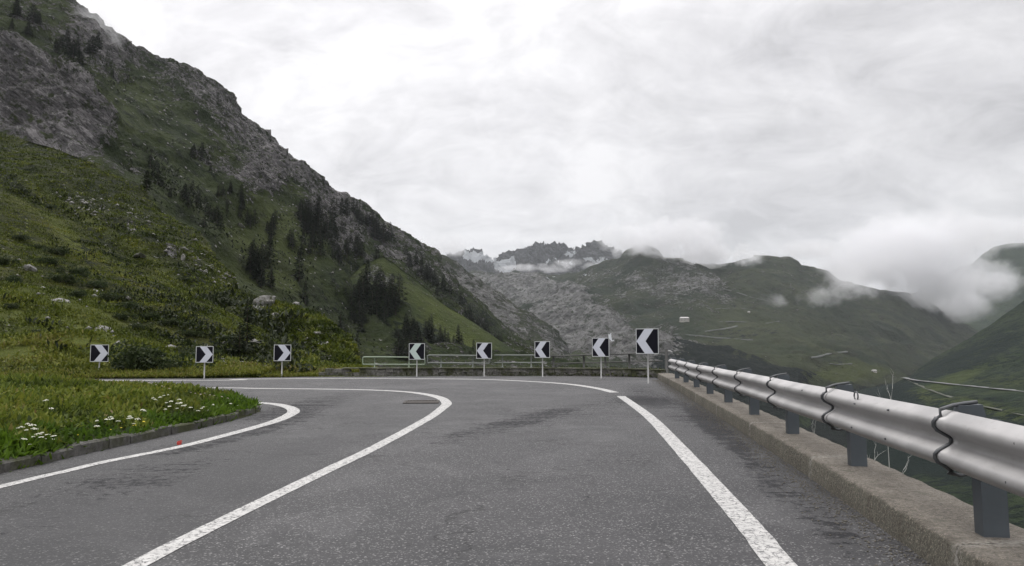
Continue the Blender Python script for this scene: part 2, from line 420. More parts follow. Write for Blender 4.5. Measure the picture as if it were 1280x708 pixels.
def smooth_poly(pts, n, closed=False):
    """Catmull-Rom through 2-d points"""
    p = [np.array(q, float) for q in pts]; out = []
    m = len(p)
    for i in range(m-1):
        p0 = p[max(i-1,0)]; p1 = p[i]; p2 = p[i+1]; p3 = p[min(i+2,m-1)]
        for k in range(n):
            t = k/n
            out.append(0.5*((2*p1)+(-p0+p2)*t+(2*p0-5*p1+4*p2-p3)*t*t+(-p0+3*p1-3*p2+p3)*t**3))
    out.append(p[-1]); return np.array(out)

# ground sheet: the shelf the road lies on, falling away to the valley floor
def g_sheet():
    n = 340
    u = np.linspace(-1, 1, n)
    a = np.sinh(u*8.2)/np.sinh(8.2)*14000
    X, Y = np.meshgrid(a, a + 12)
    right = X - (np.where(Y < 26, kx(np.clip(Y,-14,26)), 5.05) + 0.28)
    right = np.where(Y < -14, X + 0.9 - (Y+14)*0.15, right)
    far = Y - 28.2 - np.clip(-(X+7), 0, None)*1.2
    d = np.clip(np.maximum(right, far), 0, None)
    Z = -0.05 - 0.72*d - 0.25*np.clip(d, 0, 2)
    Z = np.maximum(Z, -440)
    Q_ = np.stack([X/40, Y/40, Z*0], -1)
    Z = Z + np.where(d > 1.5, perlin(Q_)*np.clip(d*0.08, 0, 6), 0)
    V = np.stack([X, Y, Z], -1).reshape(-1, 3)
    ii = np.arange(n*n).reshape(n, n)
    fc = np.stack([ii[:-1,:-1], ii[:-1,1:], ii[1:,1:], ii[1:,:-1]], -1).reshape(-1, 4)
    o = mesh_np('ground', V, fc, M['mid'], None, True, {'rock': np.full(n*n,0.1), 'forest': np.full(n*n,0.25), 'lush': np.full(n*n,0.1), 'snow': np.full(n*n,-1.0)})
    tag(o, None, None, None, 'structure')
g_sheet()

# ------------------------------------------------------------------ asphalt
def asphalt():
    m, t, b = new_mat('worn_damp_asphalt')
    p = t.pos()
    big = t.noise(p, 0.22, 5, 0.6, 0.5); mid = t.noise(p, 1.3, 6, 0.65); fine = t.noise(p, 38, 3, 0.7)
    st = t.noise(t.map(p, (0.7,3.2,1), (0,0,R(-12))), 1.0, 8, 0.78, 1.0)
    c = t.mix(t.ramp(big, [(0.36,0),(0.64,1)]), (0.026,0.025,0.027), (0.064,0.062,0.065))
    c = t.mix(t.ramp(mid, [(0.38,0.75),(0.58,0)]), c, (0.026,0.026,0.028))
    c = t.mix(t.ramp(t.noise(p, 0.6, 6, 0.7, 1.0), [(0.50,0),(0.62,0.5)]), c, (0.10,0.098,0.10))
    # aggregate
    agg = t.voro(p, 100, 'F1', 1); agf = t.node('ShaderNodeSeparateColor'); t.l.new(agg, agf.inputs[0])
    c = t.mix(t.ramp(agf.outputs[0], [(0.0,0.0),(0.84,0.0),(0.97,0.8)]), c, (0.28,0.275,0.27))
    c = t.mix(t.ramp(agf.outputs[1], [(0.0,0.7),(0.35,0.0)]), c, (0.022,0.022,0.024))
    c = t.mix(t.ramp(fine, [(0.35,0.5),(0.6,0.0)]), c, (0.03,0.03,0.03))
    # patchy dark scuffs, across the bend
    at_sc = t.attr('scuff')
    sc = t.ramp(t.math('ADD', t.math('MULTIPLY', at_sc, 1.35), t.math('ADD', t.math('MULTIPLY', t.math('SUBTRACT', st, 0.5), 2.6), t.math('MULTIPLY', t.math('SUBTRACT', t.noise(p, 11, 7, 0.8), 0.5), 3.4))), [(0.56,0),(0.76,1)])
    c = t.mix(t.math('MULTIPLY', sc, 0.8), c, (0.020,0.020,0.022))
    c = t.mix(t.math('MULTIPLY', t.attr('damp'), 0.75), c, (0.028,0.028,0.030))
    # cracks
    wv = t.node('ShaderNodeVectorMath', operation='ADD'); t.l.new(p, wv.inputs[0])
    nz = t.node('ShaderNodeTexNoise'); t.l.new(p, nz.inputs[0]); nz.inputs['Scale'].default_value = 2.6; nz.inputs['Detail'].default_value = 6
    t.l.new(nz.outputs[1], wv.inputs[1])
    cr = t.voro(wv.outputs[0], 0.42, 'DISTANCE_TO_EDGE')
    crm = t.math('MULTIPLY', t.ramp(cr, [(0.0,1.0),(0.010,0.0)]), t.ramp(t.noise(p, 0.35, 3), [(0.47,0),(0.53,1)]))
    c = t.mix(t.math('MULTIPLY', crm, 0.8), c, (0.012,0.012,0.012))
    cz = t.math('MULTIPLY', t.ramp(t.voro(wv.outputs[0], 2.4, 'DISTANCE_TO_EDGE'), [(0.0,1.0),(0.035,0.0)]), t.ramp(t.math('ADD', t.attr('crackz'), t.math('MULTIPLY', t.math('SUBTRACT', t.noise(p, 3.0, 4, 0.7), 0.5), 1.2)), [(0.45,0),(0.6,1)]))
    c = t.mix(t.math('MULTIPLY', cz, 0.9), c, (0.010,0.010,0.010))
    t.set(b.inputs['Base Color'], c)
    rg = t.ramp(big, [(0.35,0.56),(0.65,0.75)])
    t.set(b.inputs['Roughness'], rg); t.set(b.inputs['Specular IOR Level'], t.math('SUBTRACT', 0.34, t.math('MULTIPLY', sc, 0.26), True))
    h = t.math('SUBTRACT', t.math('ADD', t.math('MULTIPLY', agf.outputs[2], 0.5), fine), t.math('MULTIPLY', crm, 2.0))
    t.set(b.inputs['Normal'], t.bump(h, 0.45, 0.008))
    return m
M['asphalt'] = asphalt()

def road_sheet():
    # grid over the shelf; clipped along the kerb on the right and the verge line at the far side
    ys = np.concatenate([np.linspace(-14, 26.0, 130), np.linspace(26.15, 27.75, 10)])
    rows = []
    for y in ys:
        xr = kx(min(y, 26)) + 0.02
        rows.append(np.stack([np.concatenate([np.linspace(-45, -7, 60, endpoint=False), np.linspace(-7, xr, 140)]), np.full(200, y), np.zeros(200)], -1))
    P = np.array(rows)
    # far edge of the asphalt: straight verge on the left, wall on the right
    fe = np.interp(P[...,0], [-45,-16,-11,-7,0,5], [25.2,25.4,25.8,27.2,27.75,27.75])
    P[...,1] = np.minimum(P[...,1], fe + 0.12*perlin(np.stack([P[...,0]*0.8, P[...,0]*0, P[...,0]*0+3.3], -1)))
    # slight camber so light moves over it
    px_, py_ = project(P)
    sc = zone(px_, py_, [(700,518,140,12,-8,0.28),(620,536,110,9,-14,0.30),(370,512,80,12,-12,0.5),(300,545,110,7,-14,0.5),(160,600,140,18,-10,0.4),(840,510,90,16,25,0.4),(900,540,60,14,40,0.45),(960,600,60,20,45,0.4),(1040,660,60,22,45,0.4),(520,560,60,12,-20,0.10),(790,500,60,6,5,0.25),(100,640,120,14,-12,0.2),(730,625,14,7,0,0.4),(735,575,14,6,30,0.3)], 0.02)
    dm = np.clip(zone(px_, py_, [(150,640,260,60,-18,0.7),(60,590,160,20,-14,0.3),(430,545,120,14,-20,0.25),(1010,620,90,40,45,0.55),(900,530,70,18,40,0.4)], 0.0), 0, 1)
    R_, C_ = P.shape[:2]
    ii = np.arange(R_*C_).reshape(R_, C_)
    fc = np.stack([ii[:-1,:-1], ii[:-1,1:], ii[1:,1:], ii[1:,:-1]], -1).reshape(-1, 4)
    o = mesh_np('road', P.reshape(-1,3), fc, M['asphalt'], None, True, {'scuff': sc, 'damp': dm, 'crackz': zone(px_, py_, [(832,690,16,34,0,0.8),(725,590,40,26,20,0.5),(735,550,60,10,10,0.5),(650,540,60,10,-10,0.6),(610,520,50,6,-10,0.6),(700,510,70,5,-5,0.6),(450,526,14,8,0,0.5),(560,690,30,12,0,0.4),(300,560,40,6,0,0.3)], 0.0)})
    tag(o, None, None, None, 'structure')
road_sheet()

def paint_mat():
    m, t, b = new_mat('worn_white_road_paint')
    p = t.pos(); n = t.noise(p, 3.5, 6, 0.7); f = t.noise(p, 24, 6, 0.8)
    w = t.mix(n, (0.36,0.355,0.345), (0.62,0.61,0.585))
    wv = t.node('ShaderNodeVectorMath', operation='ADD'); t.l.new(p, wv.inputs[0])
    nz = t.node('ShaderNodeTexNoise'); t.l.new(p, nz.inputs[0]); nz.inputs['Scale'].default_value = 5; t.l.new(nz.outputs[1], wv.inputs[1])
    cr = t.ramp(t.voro(wv.outputs[0], 4.5, 'DISTANCE_TO_EDGE'), [(0.0,1),(0.045,0)])
    k = t.math('ADD', t.ramp(f, [(0.50,0),(0.60,0.95)]), t.math('MULTIPLY', cr, t.ramp(n, [(0.38,0),(0.5,0.95)])), True)
    t.set(b.inputs['Base Color'], t.mix(k, w, (0.10,0.10,0.10)))
    b.inputs['Roughness'].default_value = 0.6
    t.set(b.inputs['Normal'], t.bump(f, 0.3, 0.01))
    return m
M['paint'] = paint_mat()

def stripe(name, px_pts, width, label=None, z=0.004):
    g = [ground(*q[:2]) for q in px_pts]
    return stripe_xy(g, width, z)
def stripe_xy(g, width, z=0.004):
    c = smooth_poly(g, 14)
    w = np.interp(np.linspace(0, 1, len(c)), np.linspace(0, 1, len(width)), width) if isinstance(width, (list,tuple)) else np.full(len(c), width)
    t = np.gradient(c, axis=0); t /= np.linalg.norm(t, axis=1)[:, None]
    nrm = np.stack([-t[:,1], t[:,0]], -1)
    j = perlin(np.stack([c[:,0]*3, c[:,1]*3, c[:,0]*0], -1))[:, None]*0.006
    a = c + nrm*(w[:, None]/2 + j); b_ = c - nrm*(w[:, None]/2 - j)
    V = np.concatenate([np.c_[a, np.full(len(c), z)], np.c_[b_, np.full(len(c), z)]]); n = len(c)
    fc = np.array([(i, n+i, n+i+1, i+1) for i in range(n-1)])
    o = mesh_np('lane_marking', V, fc, M['paint']); tag(o, None, None, None, 'structure'); return o
# centre line of the bend
g = [(-3.0,-9.0),(-2.3,0.6)] + [ground(*q) for q in [(168,708),(260,661),(325,629),(400,592.5),(470,559),(534,524),(551,512),(558,503.5),(543,495.5),(505,490),(440,487.3),(330,486),(215,485)]] + [(-22,20.4),(-40,20.6)]
stripe_xy(g, [0.14,0.135,0.135,0.15,0.18,0.24,0.26,0.26,0.26])
# outer edge line, broken where the shoulder joins
g = [(-40,24.6)] + [ground(*q) for q in [(190,475.8),(300,474.3),(420,473.4),(520,473.6),(600,474.6),(660,477),(710,480.5),(745,485.5),(768,491)]]
stripe_xy(g, [0.3,0.3,0.3,0.28,0.24])
g = [ground(*q) for q in [(776,495.5),(810,520),(850,561),(895,611),(945,668),(970,700)]] + [(1.28,2.0),(0.93,-1.5),(0.3,-8)]
stripe_xy(g, [0.19,0.175,0.165])
# inner edge line round the island
g = [(-5.4,-8),(-4.75,2)] + [ground(*q) for q in [(0,609),(80,590),(133,577.5),(196,565),(226,558.7),(265,549),(319,534.5),(345,526.5),(361,519.5),(367,513.5),(356,508),(325,504)]] + [(-7.5,16.4),(-14,17.1),(-40,17.4)]
stripe_xy(g, [0.12,0.12,0.14,0.2,0.24,0.24])

# ------------------------------------------------------------------ drain grate, litter
M['iron'] = simple('rusty_cast_iron', (0.05,0.042,0.036), 0.7, 0.4, 0.3, 12, 0.4, 60)
gx, gy = ground(527, 503)
gr = empty('drain_cover', (gx, gy, 0.004), R(4)); tag(gr, 'rusty rectangular drain cover set in the asphalt inside the bend of the centre line', 'drain cover')
mb = MB()
for (a,b_,c_,d_) in ((-.36,.36,-.36,-.30),(-.36,.36,.30,.36),(-.36,-.30,-.30,.30),(.30,.36,-.30,.30)): mb.box(a,b_,c_,d_,0,0.012)
mb.build('frame', M['iron'], gr)
mb = MB()
for k in range(9): mb.box(-.28+k*.065, -.25+k*.065, -.298, .298, 0.001, 0.009)
mb.box(-.299,.299,-.299,.299,-0.003,0.0008); mb.build('grate', M['iron'], gr)

M['red'] = simple('faded_red_plastic', (0.42,0.03,0.02), 0.45, 0, 0.2, 20)
rx_, ry_ = ground(224, 556)
mb = MB(); mb.tube([(0,0,0),(0,0,.03),(0.004,0,.05),(0.006,0,.062)], [.034,.042,.036,.02], 14); mb.tube([(0.006,0,.062),(0.03,0,.07),(.05,.004,.058)], [.008,.007,.005], 6)
o = mb.build('plastic_cap', M['red'], None, True); o.location = (rx_, ry_, 0.0); o.scale = (0.7,0.7,0.7); tag(o, 'small red plastic cap lying beside the inner white line', 'litter')

# ------------------------------------------------------------------ kerb / parapet under the guardrail
def concrete():
    m, t, b = new_mat('stained_concrete')
    p = t.pos(); n = t.noise(p, 1.2, 6, 0.65); f = t.noise(p, 26, 5, 0.7); v = t.voro(p, 45, 'F1')
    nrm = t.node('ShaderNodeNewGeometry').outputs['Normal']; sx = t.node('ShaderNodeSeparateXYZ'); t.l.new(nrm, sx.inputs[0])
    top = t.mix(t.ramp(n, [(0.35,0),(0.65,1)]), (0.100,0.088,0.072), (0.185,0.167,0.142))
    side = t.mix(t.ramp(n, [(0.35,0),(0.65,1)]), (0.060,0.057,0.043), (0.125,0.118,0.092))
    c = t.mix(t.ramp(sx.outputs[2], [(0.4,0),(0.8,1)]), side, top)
    c = t.mix(t.ramp(f, [(0.34,0.85),(0.56,0)]), c, (0.055,0.048,0.036))
    c = t.mix(t.ramp(t.noise(p, 70, 4, 0.8), [(0.52,0),(0.66,0.7)]), c, (0.36,0.31,0.25))
    c = t.mix(t.ramp(t.noise(t.map(p,(1,1,1)), 4.2, 5, 0.7), [(0.5,0),(0.66,0.6)]), c, (0.07,0.06,0.045))
    c = t.mix(t.ramp(v, [(0.05,0.5),(0.14,0.0)]), c, (0.40,0.37,0.32))
    sy = t.node('ShaderNodeSeparateXYZ'); t.l.new(p, sy.inputs[0])
    jt = t.math('ABSOLUTE', t.math('SUBTRACT', t.math('FRACT', t.math('ADD', t.math('DIVIDE', sy.outputs[1], 2.9), 0.18)), 0.5))
    c = t.mix(t.ramp(jt, [(0.0,0.9),(0.0028,0.0)]), c, (0.015,0.014,0.012))
    c = t.mix(t.math('MULTIPLY', t.ramp(jt, [(0.0,0.5),(0.03,0.0)]), t.ramp(f, [(0.4,0),(0.6,1)])), c, (0.42,0.40,0.36))
    stain = t.noise(t.map(p, (5,5,0.5)), 1.0, 4, 0.6)
    c = t.mix(t.ramp(stain, [(0.58,0),(0.72,0.5)]), c, (0.05,0.055,0.035))
    t.set(b.inputs['Base Color'], c); b.inputs['Roughness'].default_value = 0.9
    t.set(b.inputs['Normal'], t.bump(t.math('ADD', f, n), 0.9, 0.025)); return m
M['concrete'] = concrete()
def kerb():
    ys = np.linspace(-13.5, 25.6, 300); W = 0.53; H_ = 0.19
    prof = [(0.0,-0.3),(0.0,0.02),(0.006,H_-0.03),(0.012,H_-0.012),(0.028,H_),(W*0.5,H_+0.006),(W-0.03,H_+0.002),(W-0.008,H_-0.015),(W,H_-0.04),(W+0.05,-2.6)]
    V = []
    t = np.gradient(np.stack([kx(ys), ys], -1), axis=0); t /= np.linalg.norm(t, axis=1)[:, None]
    k = np.ones(31)/31
    tx = np.convolve(np.pad(t[:,0], 15, 'edge'), k, 'valid'); ty = np.convolve(np.pad(t[:,1], 15, 'edge'), k, 'valid')
    kxx = np.convolve(np.pad(kx(ys), 6, 'reflect', reflect_type='odd'), np.ones(13)/13, 'valid')
    for i, y in enumerate(ys):
        for (o_, z) in prof:
            w = 0.008*math.sin(i*1.7+o_*9) if z > 0 else 0
            V.append((kxx[i] + ty[i]*o_ + w*0.5, y - tx[i]*o_, z + w*0.4*(z > 0.05)))
    n = len(prof); fc = [(i*n+j, i*n+j+1, (i+1)*n+j+1, (i+1)*n+j) for i in range(len(ys)-1) for j in range(n-1)]
    fc = np.array(fc)
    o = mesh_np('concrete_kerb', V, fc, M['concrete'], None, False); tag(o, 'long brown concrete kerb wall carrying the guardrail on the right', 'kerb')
    # end caps
    return o
kerb()

# gravel and grit gathered along the kerb foot
M['grit'] = simple('grit', (0.13,0.12,0.10), 0.95, 0, 0.5, 60)
def rocks_np(n, pos, size, squash=0.7):
    base = np.array([(1,0,0),(-1,0,0),(0,1,0),(0,-1,0),(0,0,1),(0,0,-1)], float)
    f0 = np.array([(0,2,4),(2,1,4),(1,3,4),(3,0,4),(2,0,5),(1,2,5),(3,1,5),(0,3,5)])
    j = 1 + rng.uniform(-.35,.35,(n,6,3)); sc = size[:,None,None]*np.array([1,1,squash])
    a = rng.uniform(0,6.28,n); c,s_ = np.cos(a), np.sin(a)
    v = base[None]*j*sc + rng.uniform(-.15,.15,(n,6,3))*sc
    x = v[...,0]*c[:,None]-v[...,1]*s_[:,None]; y = v[...,0]*s_[:,None]+v[...,1]*c[:,None]
    v = np.stack([x,y,v[...,2]],-1) + pos[:,None,:]
    return v.reshape(-1,3), (f0[None]+np.arange(n)[:,None,None]*6).reshape(-1,3)
n = 5200
yy = rng.uniform(1.5, 25, n)**1.0; off = np.abs(rng.normal(0, 0.16, n)) + 0.005
pos = np.stack([kx(yy)-off, yy, np.full(n, 0.003)], -1)
V, fc = rocks_np(n, pos, rng.uniform(0.003,0.011,n), 0.6)
tag(mesh_np('grit', V, fc, M['grit']), 'dark grit and crumbs gathered along the foot of the concrete kerb', 'grit', None, 'stuff')

# ------------------------------------------------------------------ guardrail
def steel(name, col, rough, dirt):
    m, t, b = new_mat(name)
    p = t.obj(); n = t.noise(p, 2.2, 6, 0.6); f = t.noise(t.map(p, (14,14,70)), 1.0, 4, 0.6)
    sp = t.voro(p, 9, 'F1')
    c = t.mix(t.ramp(n, [(0.35,0),(0.65,1)]), [x*0.72 for x in col], col)
    c = t.mix(t.ramp(f, [(0.58,0),(0.85,dirt)]), c, (0.16,0.14,0.12))
    c = t.mix(t.ramp(t.noise(p, 16, 4, 0.7), [(0.66,0),(0.76,dirt*0.7)]), c, (0.14,0.10,0.07))
    t.set(b.inputs['Base Color'], c); b.inputs['Metallic'].default_value = 0.35
    t.set(b.inputs['Roughness'], t.ramp(n, [(0.3,rough-0.08),(0.7,rough+0.12)]))
    t.set(b.inputs['Normal'], t.bump(t.noise(p, 9, 2), 0.05, 0.01)); return m
M['rail'] = steel('galvanised_rail', (0.44,0.43,0.425), 0.5, 0.45)
M['post'] = steel('dark_galvanised_post', (0.10,0.115,0.13), 0.5, 0.3)
M['strap'] = steel('dull_steel_strap', (0.11,0.115,0.12), 0.45, 0.4)

PY = [4.04 + 2.22*k for k in range(-5, 9)]
def ang(y): return math.atan2(float(kx(y+0.8)-kx(y-0.8)), 1.6)
def rz(y): return 0.075*min(1.0, max(0.0, 1-(y-4)/12.0))
def rail_pt(y, off, z):
    z = z + (rz(y) if z > 0.3 or z == 0.0 else 0.0)
    a = ang(y); return (float(kx(y)) + off*math.cos(a), y - off*math.sin(a), z)
# W profile: (offset away from the road, height)
WP = [(0.100,0.452),(0.085,0.455),(0.052,0.480),(0.028,0.492),(0.016,0.512),(0.016,0.534),(0.030,0.552),(0.085,0.586),(0.098,0.600),(0.098,0.618),(0.085,0.632),(0.030,0.664),(0.016,0.682),(0.016,0.706),(0.030,0.726),(0.055,0.738),(0.085,0.760),(0.102,0.764)]
guard = empty('guardrail', (float(kx(4)), 4.0, 0.19)); tag(guard, 'long galvanised steel guardrail bolted to the concrete kerb on the right', 'guardrail')
gl = np.array(guard.location)
def sub(p): return (p[0]-gl[0], p[1]-gl[1], p[2]-gl[2])
for i in range(len(PY)-1):
    y0, y1 = PY[i]-0.05, PY[i+1]+0.05
    sag = random.uniform(-0.006,0.006); V = []; ns = 14; n = len(WP)
    lap = 0.004 if i % 2 else -0.004
    for thick in (0, 0.004):
        for s_ in range(ns+1):
            t_ = s_/ns; y = y0+(y1-y0)*t_
            for (o_, z) in WP:
                bow = 0.01*math.sin(math.pi*t_)
                V.append(sub(rail_pt(y, o_+thick+lap-bow*0.6, z+sag*math.sin(math.pi*t_))))
    fs = []; off = (ns+1)*n
    for s_ in range(ns):
        for j in range(n-1):
            a = s_*n+j; fs.append((a, a+n, a+n+1, a+1)); a += off; fs.append((a, a+1, a+n+1, a+n))
    for s_ in range(ns):
        for j in (0, n-1):
            a = s_*n+j; fs.append((a, a+n, a+n+off, a+off))
    for j in range(n-1):
        for s_ in (0, ns):
            a = s_*n+j; fs.append((a, a+1, a+1+off, a+off))
    rb = mesh_np('rail_beam', V, fs, M['rail'], guard, True)
    if 3 <= i <= 6:
        for (ty, zz) in ((0.33,0.71),(0.36,0.52),(0.62,0.70),(0.66,0.52)):
            bm_ = MB(); q = sub(rail_pt(y0+(y1-y0)*ty, 0.014, zz)); bm_.tube([(q[0]+.004,q[1],q[2]),(q[0]-.008,q[1],q[2])], [.008,.006], 6)
            bm_.build('bolt', M['strap'], rb)
def post_mesh():
    mb = MB()  # open C section facing along the rail, with a foot plate
    mb.box(-0.062,0.062,-0.055,-0.047,0,0.53); mb.box(-0.062,-0.054,-0.047,0.05,0,0.53); mb.box(0.054,0.062,-0.047,0.05,0,0.53)
    return mb
def strap_pts():
    pts = [(0.22,0.815),(0.15,0.805),(0.10,0.795),(0.035,0.772)]
    for (o_, z) in WP[::-1][2:]: pts.append((o_-0.017, z))
    pts += [(0.060,0.437),(0.12,0.425),(0.19,0.44)]
    return pts
post0 = strap0 = brk0 = None
for k, y in enumerate(PY):
    a = ang(y); bx, by = float(kx(y)), y
    def fr(p): # local (off, along, z)
        return (p[0], p[1], p[2])
    if post0 is None:
        post0 = post_mesh().build('post', M['post'], guard)
        mb = MB(); mb.tube([(o_, 0, z) for (o_, z) in strap_pts()], 0.0105, 8)
        strap0 = mb.build('clamp_strap', M['strap'], guard, True)
        mb = MB(); mb.add([(x,y,z) for (x,z) in ((0.10,0.69),(0.26,0.69),(0.235,0.802),(0.12,0.795)) for y in (-0.035,0.03)], [(0,2,4,6)[::-1],(1,3,5,7),(0,1,3,2)[::-1],(2,3,5,4)[::-1],(4,5,7,6)[::-1],(6,7,1,0)[::-1]])
        brk0 = mb.build('bracket', M['post'], guard)
        ps, ss, bs = post0, strap0, brk0
    else:
        ps, ss, bs = post0.copy(), strap0.copy(), brk0.copy()
        for q in (ps, ss, bs): COL.objects.link(q); q.parent = guard
    tl = random.uniform(-0.02, 0.02)
    ps.scale = (1,1,1+rz(y)/0.53); ps.location = sub(rail_pt(y, 0.262, 0.192)); ps.rotation_euler = (tl, tl*0.6, -a)
    ss.location = sub(rail_pt(y, 0.0, 0.0)); ss.rotation_euler = (0, 0, -a + R(random.uniform(-3,3)))
    bs.location = sub(rail_pt(y, 0.0, 0.0)); bs.rotation_euler = (0, 0, -a)
# wheel-like loop marker on the top rail
mb = MB(); pts = [(0.0, 0.03*math.cos(a_), 0.03*math.sin(a_)) for a_ in np.linspace(-0.9, 4.0, 16)]
mb.tube(pts, 0.006, 6); lo = mb.build('wire_loop', M['strap'], guard, True); lo.location = sub(rail_pt(5.45, 0.03, 0.755))

# ------------------------------------------------------------------ stone wall at the far side
def stone_mat(name, a, b_, moss):
    m, t, b = new_mat(name)
    p = t.pos(); n = t.noise(p, 2.5, 5, 0.65); f = t.noise(p, 18, 5, 0.7)
    c = t.mix(t.ramp(f, [(0.3,0),(0.7,1)]), a, b_)
    c = t.mix(t.ramp(n, [(0.5-moss*0.2,0),(0.62-moss*0.1,0.85)]), c, (0.045,0.05,0.016))
    t.set(b.inputs['Base Color'], c); b.inputs['Roughness'].default_value = 0.95
    t.set(b.inputs['Normal'], t.bump(f, 0.6, 0.03)); return m
M['stone'] = stone_mat('mossy_wall_stone', (0.06,0.058,0.055), (0.26,0.25,0.23), 0.25)
M['wallstone_dark'] = stone_mat('dark_kerb_stone', (0.05,0.048,0.044), (0.13,0.125,0.115), 0.5)
M['boulder'] = stone_mat('grey_boulder', (0.12,0.115,0.11), (0.32,0.31,0.30), 0.1)
WALL = [(-7.3,28.0),(-5.5,28.1),(-2,28.2),(2,28.0),(4.0,27.3),(5.35,26.2)]
wl = smooth_poly(WALL, 40)
seg = np.concatenate([[0], np.cumsum(np.linalg.norm(np.diff(wl, axis=0), axis=1))])
def wall_at(s_): return np.array([np.interp(s_, seg, wl[:,0]), np.interp(s_, seg, wl[:,1])])
mb = MB(); rs_ = 0
for row in range(2):
    s_ = random.uniform(0, .1)
    while s_ < seg[-1]-0.1:
        w = random.uniform(0.16, 0.42); hgt = 0.125*random.uniform(0.85,1.1)
        frac = s_/seg[-1]
        if row == 1 and frac < 0.13 and random.random() < 0.7: s_ += w; continue
        c0 = wall_at(s_); c1 = wall_at(min(s_+w-0.015, seg[-1])); d = c1-c0; L_ = np.linalg.norm(d); d = d/(L_+1e-6); nn = np.array([-d[1], d[0]])
        z0 = row*0.128; dep = random.uniform(-0.03, 0.02)
        vs = []
        for zz in (z0, z0+hgt):
            for (aa, bb) in ((0,dep),(L_,dep),(L_,0.34),(0,0.34)):
                j = lambda: random.uniform(-0.014,0.014)
                q = c0 + d*aa + nn*bb; vs.append((q[0]+j(), q[1]+j(), zz+j()))
        mb.add(vs, [(0,1,5,4),(1,2,6,5),(2,3,7,6),(3,0,4,7),(4,5,6,7),(0,3,2,1)]); s_ += w
stw = mb.build('stone_wall', M['stone']); tag(stw, 'low mossy dry stone wall along the outer edge of the bend', 'stone wall')
M['wallcap'] = stone_mat('mossy_cap', (0.09,0.088,0.08), (0.20,0.19,0.17), 0.9)
mb = MB(); s_ = 0.9
while s_ < seg[-1]-0.3:
    w = random.uniform(0.6, 1.1); c0 = wall_at(s_); c1 = wall_at(min(s_+w-0.02, seg[-1])); d = c1-c0; L_ = np.linalg.norm(d); d /= L_; nn = np.array([-d[1], d[0]])
    vs = []
    for zz in (0.262, 0.302):
        for (aa, bb) in ((0,-0.05),(L_,-0.05),(L_,0.36),(0,0.36)):
            q = c0+d*aa+nn*bb; vs.append((q[0], q[1]+random.uniform(-.01,.01), zz+random.uniform(-.006,.006)))
    mb.add(vs, [(0,1,5,4),(1,2,6,5),(2,3,7,6),(3,0,4,7),(4,5,6,7),(0,3,2,1)]); s_ += w
mb.build('coping', M['wallcap'], stw)

# ------------------------------------------------------------------ pipe railings on the wall
M['pipe_l'] = steel('pale_green_pipe', (0.30,0.36,0.27), 0.55, 0.3)
M['pipe'] = steel('grey_pipe', (0.24,0.26,0.24), 0.55, 0.4)
M['pipe_d'] = steel('dark_pipe', (0.10,0.10,0.095), 0.6, 0.5)
def wall_line_at_px(px):
    ys = wl[:,1]; p_ = CX + F_PX*wl[:,0]/wl[:,1]
    return np.array([np.interp(px, p_, wl[:,0]), np.interp(px, p_, wl[:,1])+0.2])
def zpy(px, py, Y): return float(at(px, py, Y)[2])
RAILS = [ # px0, px1, ytop0, ytop1, ymid0, ymid1, posts px, closed ends, material, label
 (453,531,446.5,447.0,455.8,456.0,[468,511],True,'pipe_l','leftmost pale green pipe railing with rounded ends on the low stone wall'),
 (534,612,444.3,444.8,453.8,454.5,[551,591],True,'pipe','grey pipe railing between the two left-chevron signs furthest left'),
 (618,684,444.3,444.3,453.5,453.5,[628,664],False,'pipe','short grey pipe railing on the wall crossing below the third left-chevron sign'),
 (688,834,445.5,441.0,454.8,451.5,[692,730,757,787],False,'pipe_d','long dark pipe railing at the right end of the wall reaching the guardrail')]
for (p0,p1,t0,t1,m0,m1,posts,closed,mt,lab) in RAILS:
    c0 = wall_line_at_px((p0+p1)/2); root = empty('pipe_railing', (c0[0], c0[1], 0.30)); tag(root, lab, 'railing', 'pipe railings on the far stone wall')
    def loc(px, py):
        q = wall_line_at_px(px); z = zpy(px, py, q[1]); return Vector((q[0]-c0[0], q[1]-c0[1], z-0.30))
    top = [loc(p, t0+(t1-t0)*(p-p0)/(p1-p0)) for p in np.linspace(p0, p1, 9)]
    midr = [loc(p, m0+(m1-m0)*(p-p0)/(p1-p0)) for p in np.linspace(p0, p1, 9)]
    r_ = 0.024
    mb = MB()
    if closed:
        e = 0.05
        lp = [midr[0]+Vector((e,0,0)), midr[0]+Vector((0.01,0,0.02)), midr[0]+Vector((0,0,e)), top[0]-Vector((0,0,e)), top[0]+Vector((0.01,0,-0.02)), top[0]+Vector((e,0,0))]
        rp = [top[-1]-Vector((e,0,0)), top[-1]+Vector((-0.01,0,-0.02)), top[-1]-Vector((0,0,e)), midr[-1]+Vector((0,0,e)), midr[-1]+Vector((-0.01,0,0.02)), midr[-1]-Vector((e,0,0))]
        mb.tube(lp + top[1:-1] + rp, r_, 8); mb.build('top_rail', M[mt], root, True)
        mb = MB(); mb.tube([lp[0]]+midr[1:-1]+[rp[-1]], r_, 8); mb.build('middle_rail', M[mt], root, True)
    else:
        mb.tube(top, r_, 8); mb.build('top_rail', M[mt], root, True)
        mb = MB(); mb.tube(midr, r_*0.9, 8); mb.build('middle_rail', M[mt], root, True)
    for pp in posts:
        q = loc(pp, 461.5); tt = loc(pp, t0+(t1-t0)*(pp-p0)/(p1-p0)); mb = MB()
        w = 0.024 if mt != 'pipe_d' else 0.042
        mb.tube([(q.x,q.y,-0.03),(q.x,q.y,0.2),(tt.x,tt.y,tt.z)], w, 8)
        mb.box(q.x-0.06,q.x+0.06,q.y-0.06,q.y+0.06,-0.002,0.012)
        mb.build('post', M[mt], root, True)
